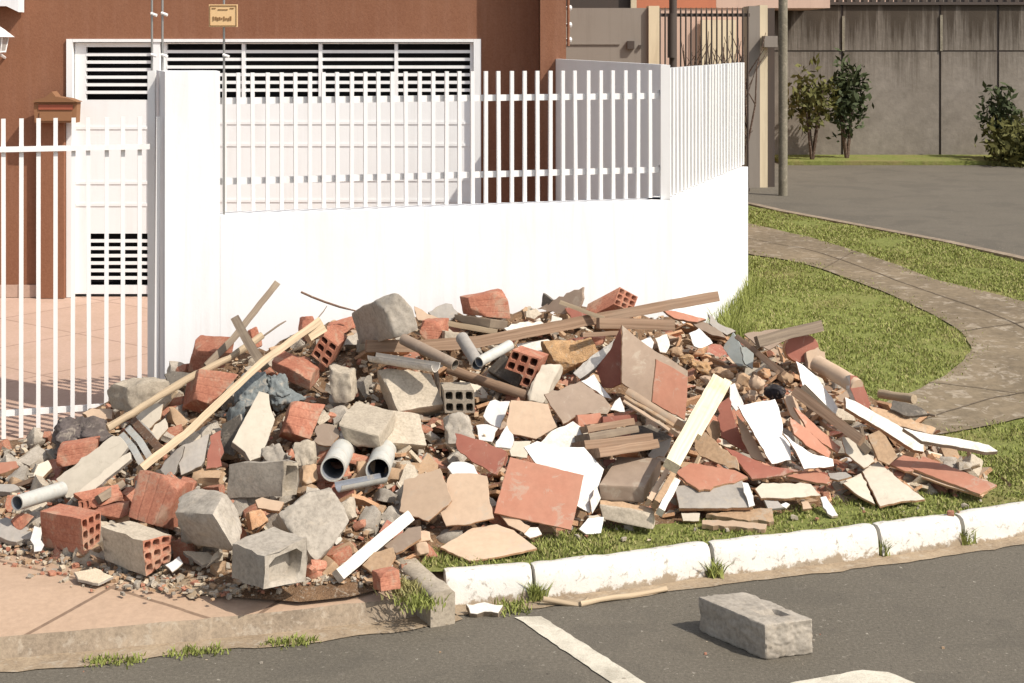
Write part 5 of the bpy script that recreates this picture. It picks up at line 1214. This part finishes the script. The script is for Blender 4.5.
V=[];Fc=[];fm=[]
cube=[(-1,-1,-1),(1,-1,-1),(1,1,-1),(-1,1,-1),(-1,-1,1),(1,-1,1),(1,1,1),(-1,1,1)]; cf=[(0,3,2,1),(4,5,6,7),(0,1,5,4),(1,2,6,5),(2,3,7,6),(3,0,4,7)]
for i in range(9000):
    px=random.uniform(-5,985); yf=lerpt(YF,px); yt=lerpt(YT,px); py=yf+4+(yt-yf)*random.random()
    d=D(px,py)+.10; c=P(px,py,d); s_=random.choice((.004,.005,.007,.009,.012,.016)); c.z+=random.uniform(-.01,.03)
    if i>8200:
        px=random.uniform(-5,410); py=min(lerpt(YF,px)+random.gauss(4,8),lerpt([(0,608),(400,584)],px)-abs(random.gauss(0,4))); c=G(px,py,AZ); s_=random.choice((.003,.004,.006,.008,.011)); c.z=AZ+s_*.4+max(0,.02*(1-(py-lerpt(YF,px))/14))
    a=random.uniform(0,6.28); tl=random.uniform(-.6,.6); ca,sa=math.cos(a),math.sin(a); ct,st_=math.cos(tl),math.sin(tl); b=len(V); sx,sy,sz=s_*random.uniform(.8,1.6),s_*random.uniform(.5,1.1),s_*random.uniform(.3,.8)
    for v in cube:
        x,y,z=v[0]*sx*random.uniform(.6,1.2),v[1]*sy*random.uniform(.6,1.2),v[2]*sz*random.uniform(.6,1.2); x,z=x*ct-z*st_,x*st_+z*ct; V.append((c.x+x*ca-y*sa,c.y+x*sa+y*ca,c.z+z))
    Fc+=[tuple(b+k for k in f) for f in cf]; fm+=[random.choice((0,0,1,1,2,3,3,4,5))]*6
tag(mesh_obj('rubble_grit',V,Fc,['mortar','concrete','brick','tan','lime','tan'],None,fm,attr={'rib':[.5]*len(V)}),'fine masonry grit filling the gaps of the rubble pile','grit',kind='stuff')
for i in range(26):
    px=random.choice((random.uniform(690,830),random.uniform(0,1000))); py=random.uniform(640,680) if px>840 or px<690 else random.uniform(632,668)
    g=G(px,py,RZ); s_=random.choice((.003,.005,.007)); o=bpy.data.objects.new('stone_crumb',random.choice(protos)); COL.objects.link(o); o.location=(g.x,g.y,RZ+s_*.4); o.scale=(s_,s_,s_); tag(o,'tiny pebble lying loose on the asphalt road','pebble','tiny pebbles on the asphalt')
# ---------------------------------------------------------------- grass (uncountable)
def inpoly(x,y,poly):
    r=False;n=len(poly);j=n-1
    for i in range(n):
        xi,yi=poly[i];xj,yj=poly[j]
        if (yi>y)!=(yj>y) and x<(xj-xi)*(y-yi)/(yj-yi)+xi: r=not r
        j=i
    return r
def under_pile(x,y):
    px=CX+F*x/y; py=HY+F*CH/y
    if px<0 or px>965: return False
    yf=lerpt(YF,px)
    return py<yf-7 and y<lerpt(DT,px)+.3
def grass_field(name,regions,mat,label):
    pos=[];hs=[]
    for (x0,x1,y0,y1,n,h0,h1) in regions:
        X=rng.uniform(x0,x1,n);Y=rng.uniform(y0,y1,n)
        for x,y in zip(X,Y):
            if y<kerb_y(x)+.05 or y>far_y(x)-.03 or x<LX0: continue
            if y>8.9 and x<min(.954+(y-8.94)*(SE.x-SB.x)/(SE.y-SB.y),SE.x+(.1 if y>SE.y+.5 else 0))+.03: continue
            if x<.98 and y>8.85: continue
            if inpoly(x+random.gauss(0,.07),y+random.gauss(0,.12),PP): continue
            if under_pile(x,y): continue
            cl=noise.noise(Vector((x*2.2,y*2.2,1.))); c2=noise.noise(Vector((x*9,y*9,4.)))
            if random.random()>.68+cl*1.3+c2*.6: continue
            pos.append((x,y,lz(x,y))); hs.append(random.uniform(h0,h1)*(1+.6*c2+.4*cl))
    P0=np.array(pos);n=len(P0);h=np.array(hs)
    a=rng.uniform(0,2*np.pi,n);w=rng.uniform(.0018,.0035,n)*(1+P0[:,1]*.05); lean=rng.normal(0,.45,(n,2))
    s=np.stack([np.cos(a)*w,np.sin(a)*w,0*a],1); tip=P0+np.stack([lean[:,0]*h,lean[:,1]*h,h],1); midp=P0+np.stack([lean[:,0]*h*.3,lean[:,1]*h*.3,h*.55],1)
    V=np.stack([P0-s,P0+s,midp+s*.8,midp-s*.8,tip],1).reshape(-1,3)
    me=bpy.data.meshes.new(name); me.vertices.add(n*5); me.vertices.foreach_set('co',V.ravel())
    b=np.arange(n)[:,None]*5; loops=np.concatenate([b+np.array([0,1,2,3]),b+np.array([3,2,4])],1).ravel()
    me.loops.add(n*7); me.loops.foreach_set('vertex_index',loops); me.polygons.add(n*2)
    st=np.stack([np.arange(n)*7,np.arange(n)*7+4],1).ravel(); me.polygons.foreach_set('loop_start',st); me.polygons.foreach_set('loop_total',np.tile([4,3],n))
    me.update(); me.validate(); me.materials.append(M[mat]); o=bpy.data.objects.new(name,me); COL.objects.link(o); return tag(o,label,'grass',kind='stuff')
grass_field('grass',[(-.4,3.2,5.8,7.6,60000,.007,.020),(.9,5.2,7.6,16.5,170000,.009,.022)],'grass','short green lawn grass between the kerb, the footpath and the wall')
grass_field('dry_grass',[(-.4,3.2,5.8,7.6,30000,.007,.019),(.9,5.2,7.6,16.5,60000,.009,.022)],'drygrass','dry straw coloured grass mixed through the lawn')
def tuft(name,label,x,y,z,r,n,h,mat='grass',cat='weed',group='weed tufts at the kerb and wall',line=None):
    V=[];Fc=[]
    for k in range(n):
        t=random.random(); bx=x+random.gauss(0,r) if not line else x+(line[0]-x)*t+random.gauss(0,r); by=y+random.gauss(0,r) if not line else y+(line[1]-y)*t+random.gauss(0,r)
        bz=z if not line else z+(line[2]-z)*t
        a=random.uniform(0,6.28); w=random.uniform(.002,.0045); hh=h*random.uniform(.4,1.2); lx,ly=random.gauss(0,.4)*hh,random.gauss(0,.4)*hh; s=Vector((math.cos(a)*w,math.sin(a)*w,0)); b=Vector((bx,by,bz)); i=len(V)
        V+=[b-s,b+s,b+Vector((lx*.4,ly*.4,hh*.6))+s*.8,b+Vector((lx*.4,ly*.4,hh*.6))-s*.8,b+Vector((lx,ly,hh))]; Fc+=[(i,i+1,i+2,i+3),(i+3,i+2,i+4)]
    return tag(mesh_obj(name,V,Fc,mat),label,cat,group)
for px,py,lab in ((536,606,'green weed tuft in the joint below the corner kerb stone'),(715,582,'weed tuft in the kerb joint left of the loose block'),(883,560,'weed tuft in the kerb joint right of the loose block'),(966,549,'small weed at the dark kerb joint near the right')):
    p=G(px,py-4,RZ); tuft('weed',lab,p.x,p.y+.02,RZ+.0,.016,170,.07)
p=G(512,611,RZ); tuft('weed','low spreading weed in the gutter at the driveway corner',p.x,p.y+.02,RZ,.035,200,.03)
p=G(420,602,AZ); tuft('weed','brownish weed clump at the foot of the bare kerb',p.x,p.y,AZ-.01,.04,260,.035,'grass')
p=G(408,590,AZ); tuft('weed','dry weed clump against the bare kerb beside the small brick',p.x,p.y,AZ-.01,.045,300,.045,'drygrass')
for px,py,lab in ((108,664,'low weeds in the gutter before the driveway, left'),(190,655,'low weeds in the gutter before the driveway, middle'),(285,645,'low weeds in the gutter before the driveway, right')):
    p=G(px,py,RZ); tuft('weed',lab,p.x-.06,p.y,RZ+.003,.02,190,.022,'grass',line=(p.x+.1,p.y+.02,RZ+.003))
a=SB+Vector((.06,.3)); b=SE+Vector((.05,0))
tuft('weed','tall green weeds along the foot of the white side wall',a.x,a.y,tz(a.y),.035,900,.16,line=(b.x,b.y,tz(b.y)))
tuft('weed','tallest weed clump at the wall foot beside the long plank',SB.x+.5,SB.y+.9,.03,.06,240,.3)

# ================================================================= CAMERA, LIGHT
cam=bpy.data.cameras.new('camera'); co=bpy.data.objects.new('camera',cam); COL.objects.link(co); sc.camera=co
co.location=(0,0,CH); co.rotation_euler=(R(90),0,0); cam.sensor_width=36; cam.lens=F/1024*36; cam.shift_y=-(341.5-HY)/1024; cam.clip_end=2000; cam.clip_start=.1
SEL=R(47); SD=Vector((.84,-.54,0)).normalized()*math.cos(SEL)+Vector((0,0,math.sin(SEL)))
sun=bpy.data.lights.new('sun','SUN'); so=bpy.data.objects.new('sun',sun); COL.objects.link(so); sun.energy=4.3; sun.angle=R(.55); sun.color=(1,.94,.85)
so.rotation_euler=SD.to_track_quat('Z','Y').to_euler(); so.location=(5,-5,10)
w=bpy.data.worlds.new('World'); sc.world=w; w.use_nodes=True; nt=w.node_tree; sky=nt.nodes.new('ShaderNodeTexSky'); sky.sky_type='NISHITA'; sky.sun_disc=False
sky.sun_elevation=SEL; sky.sun_rotation=math.atan2(SD.x,SD.y); sky.air_density=1; sky.dust_density=2; sky.ozone_density=1
hs=nt.nodes.new('ShaderNodeHueSaturation'); hs.inputs['Saturation'].default_value=.55; nt.links.new(sky.outputs[0],hs.inputs['Color'])
nt.links.new(hs.outputs[0],nt.nodes['Background'].inputs[0]); nt.nodes['Background'].inputs[1].default_value=.15
vs=sc.view_settings; vs.view_transform='Standard'; vs.look='None'; vs.exposure=.21; vs.gamma=1
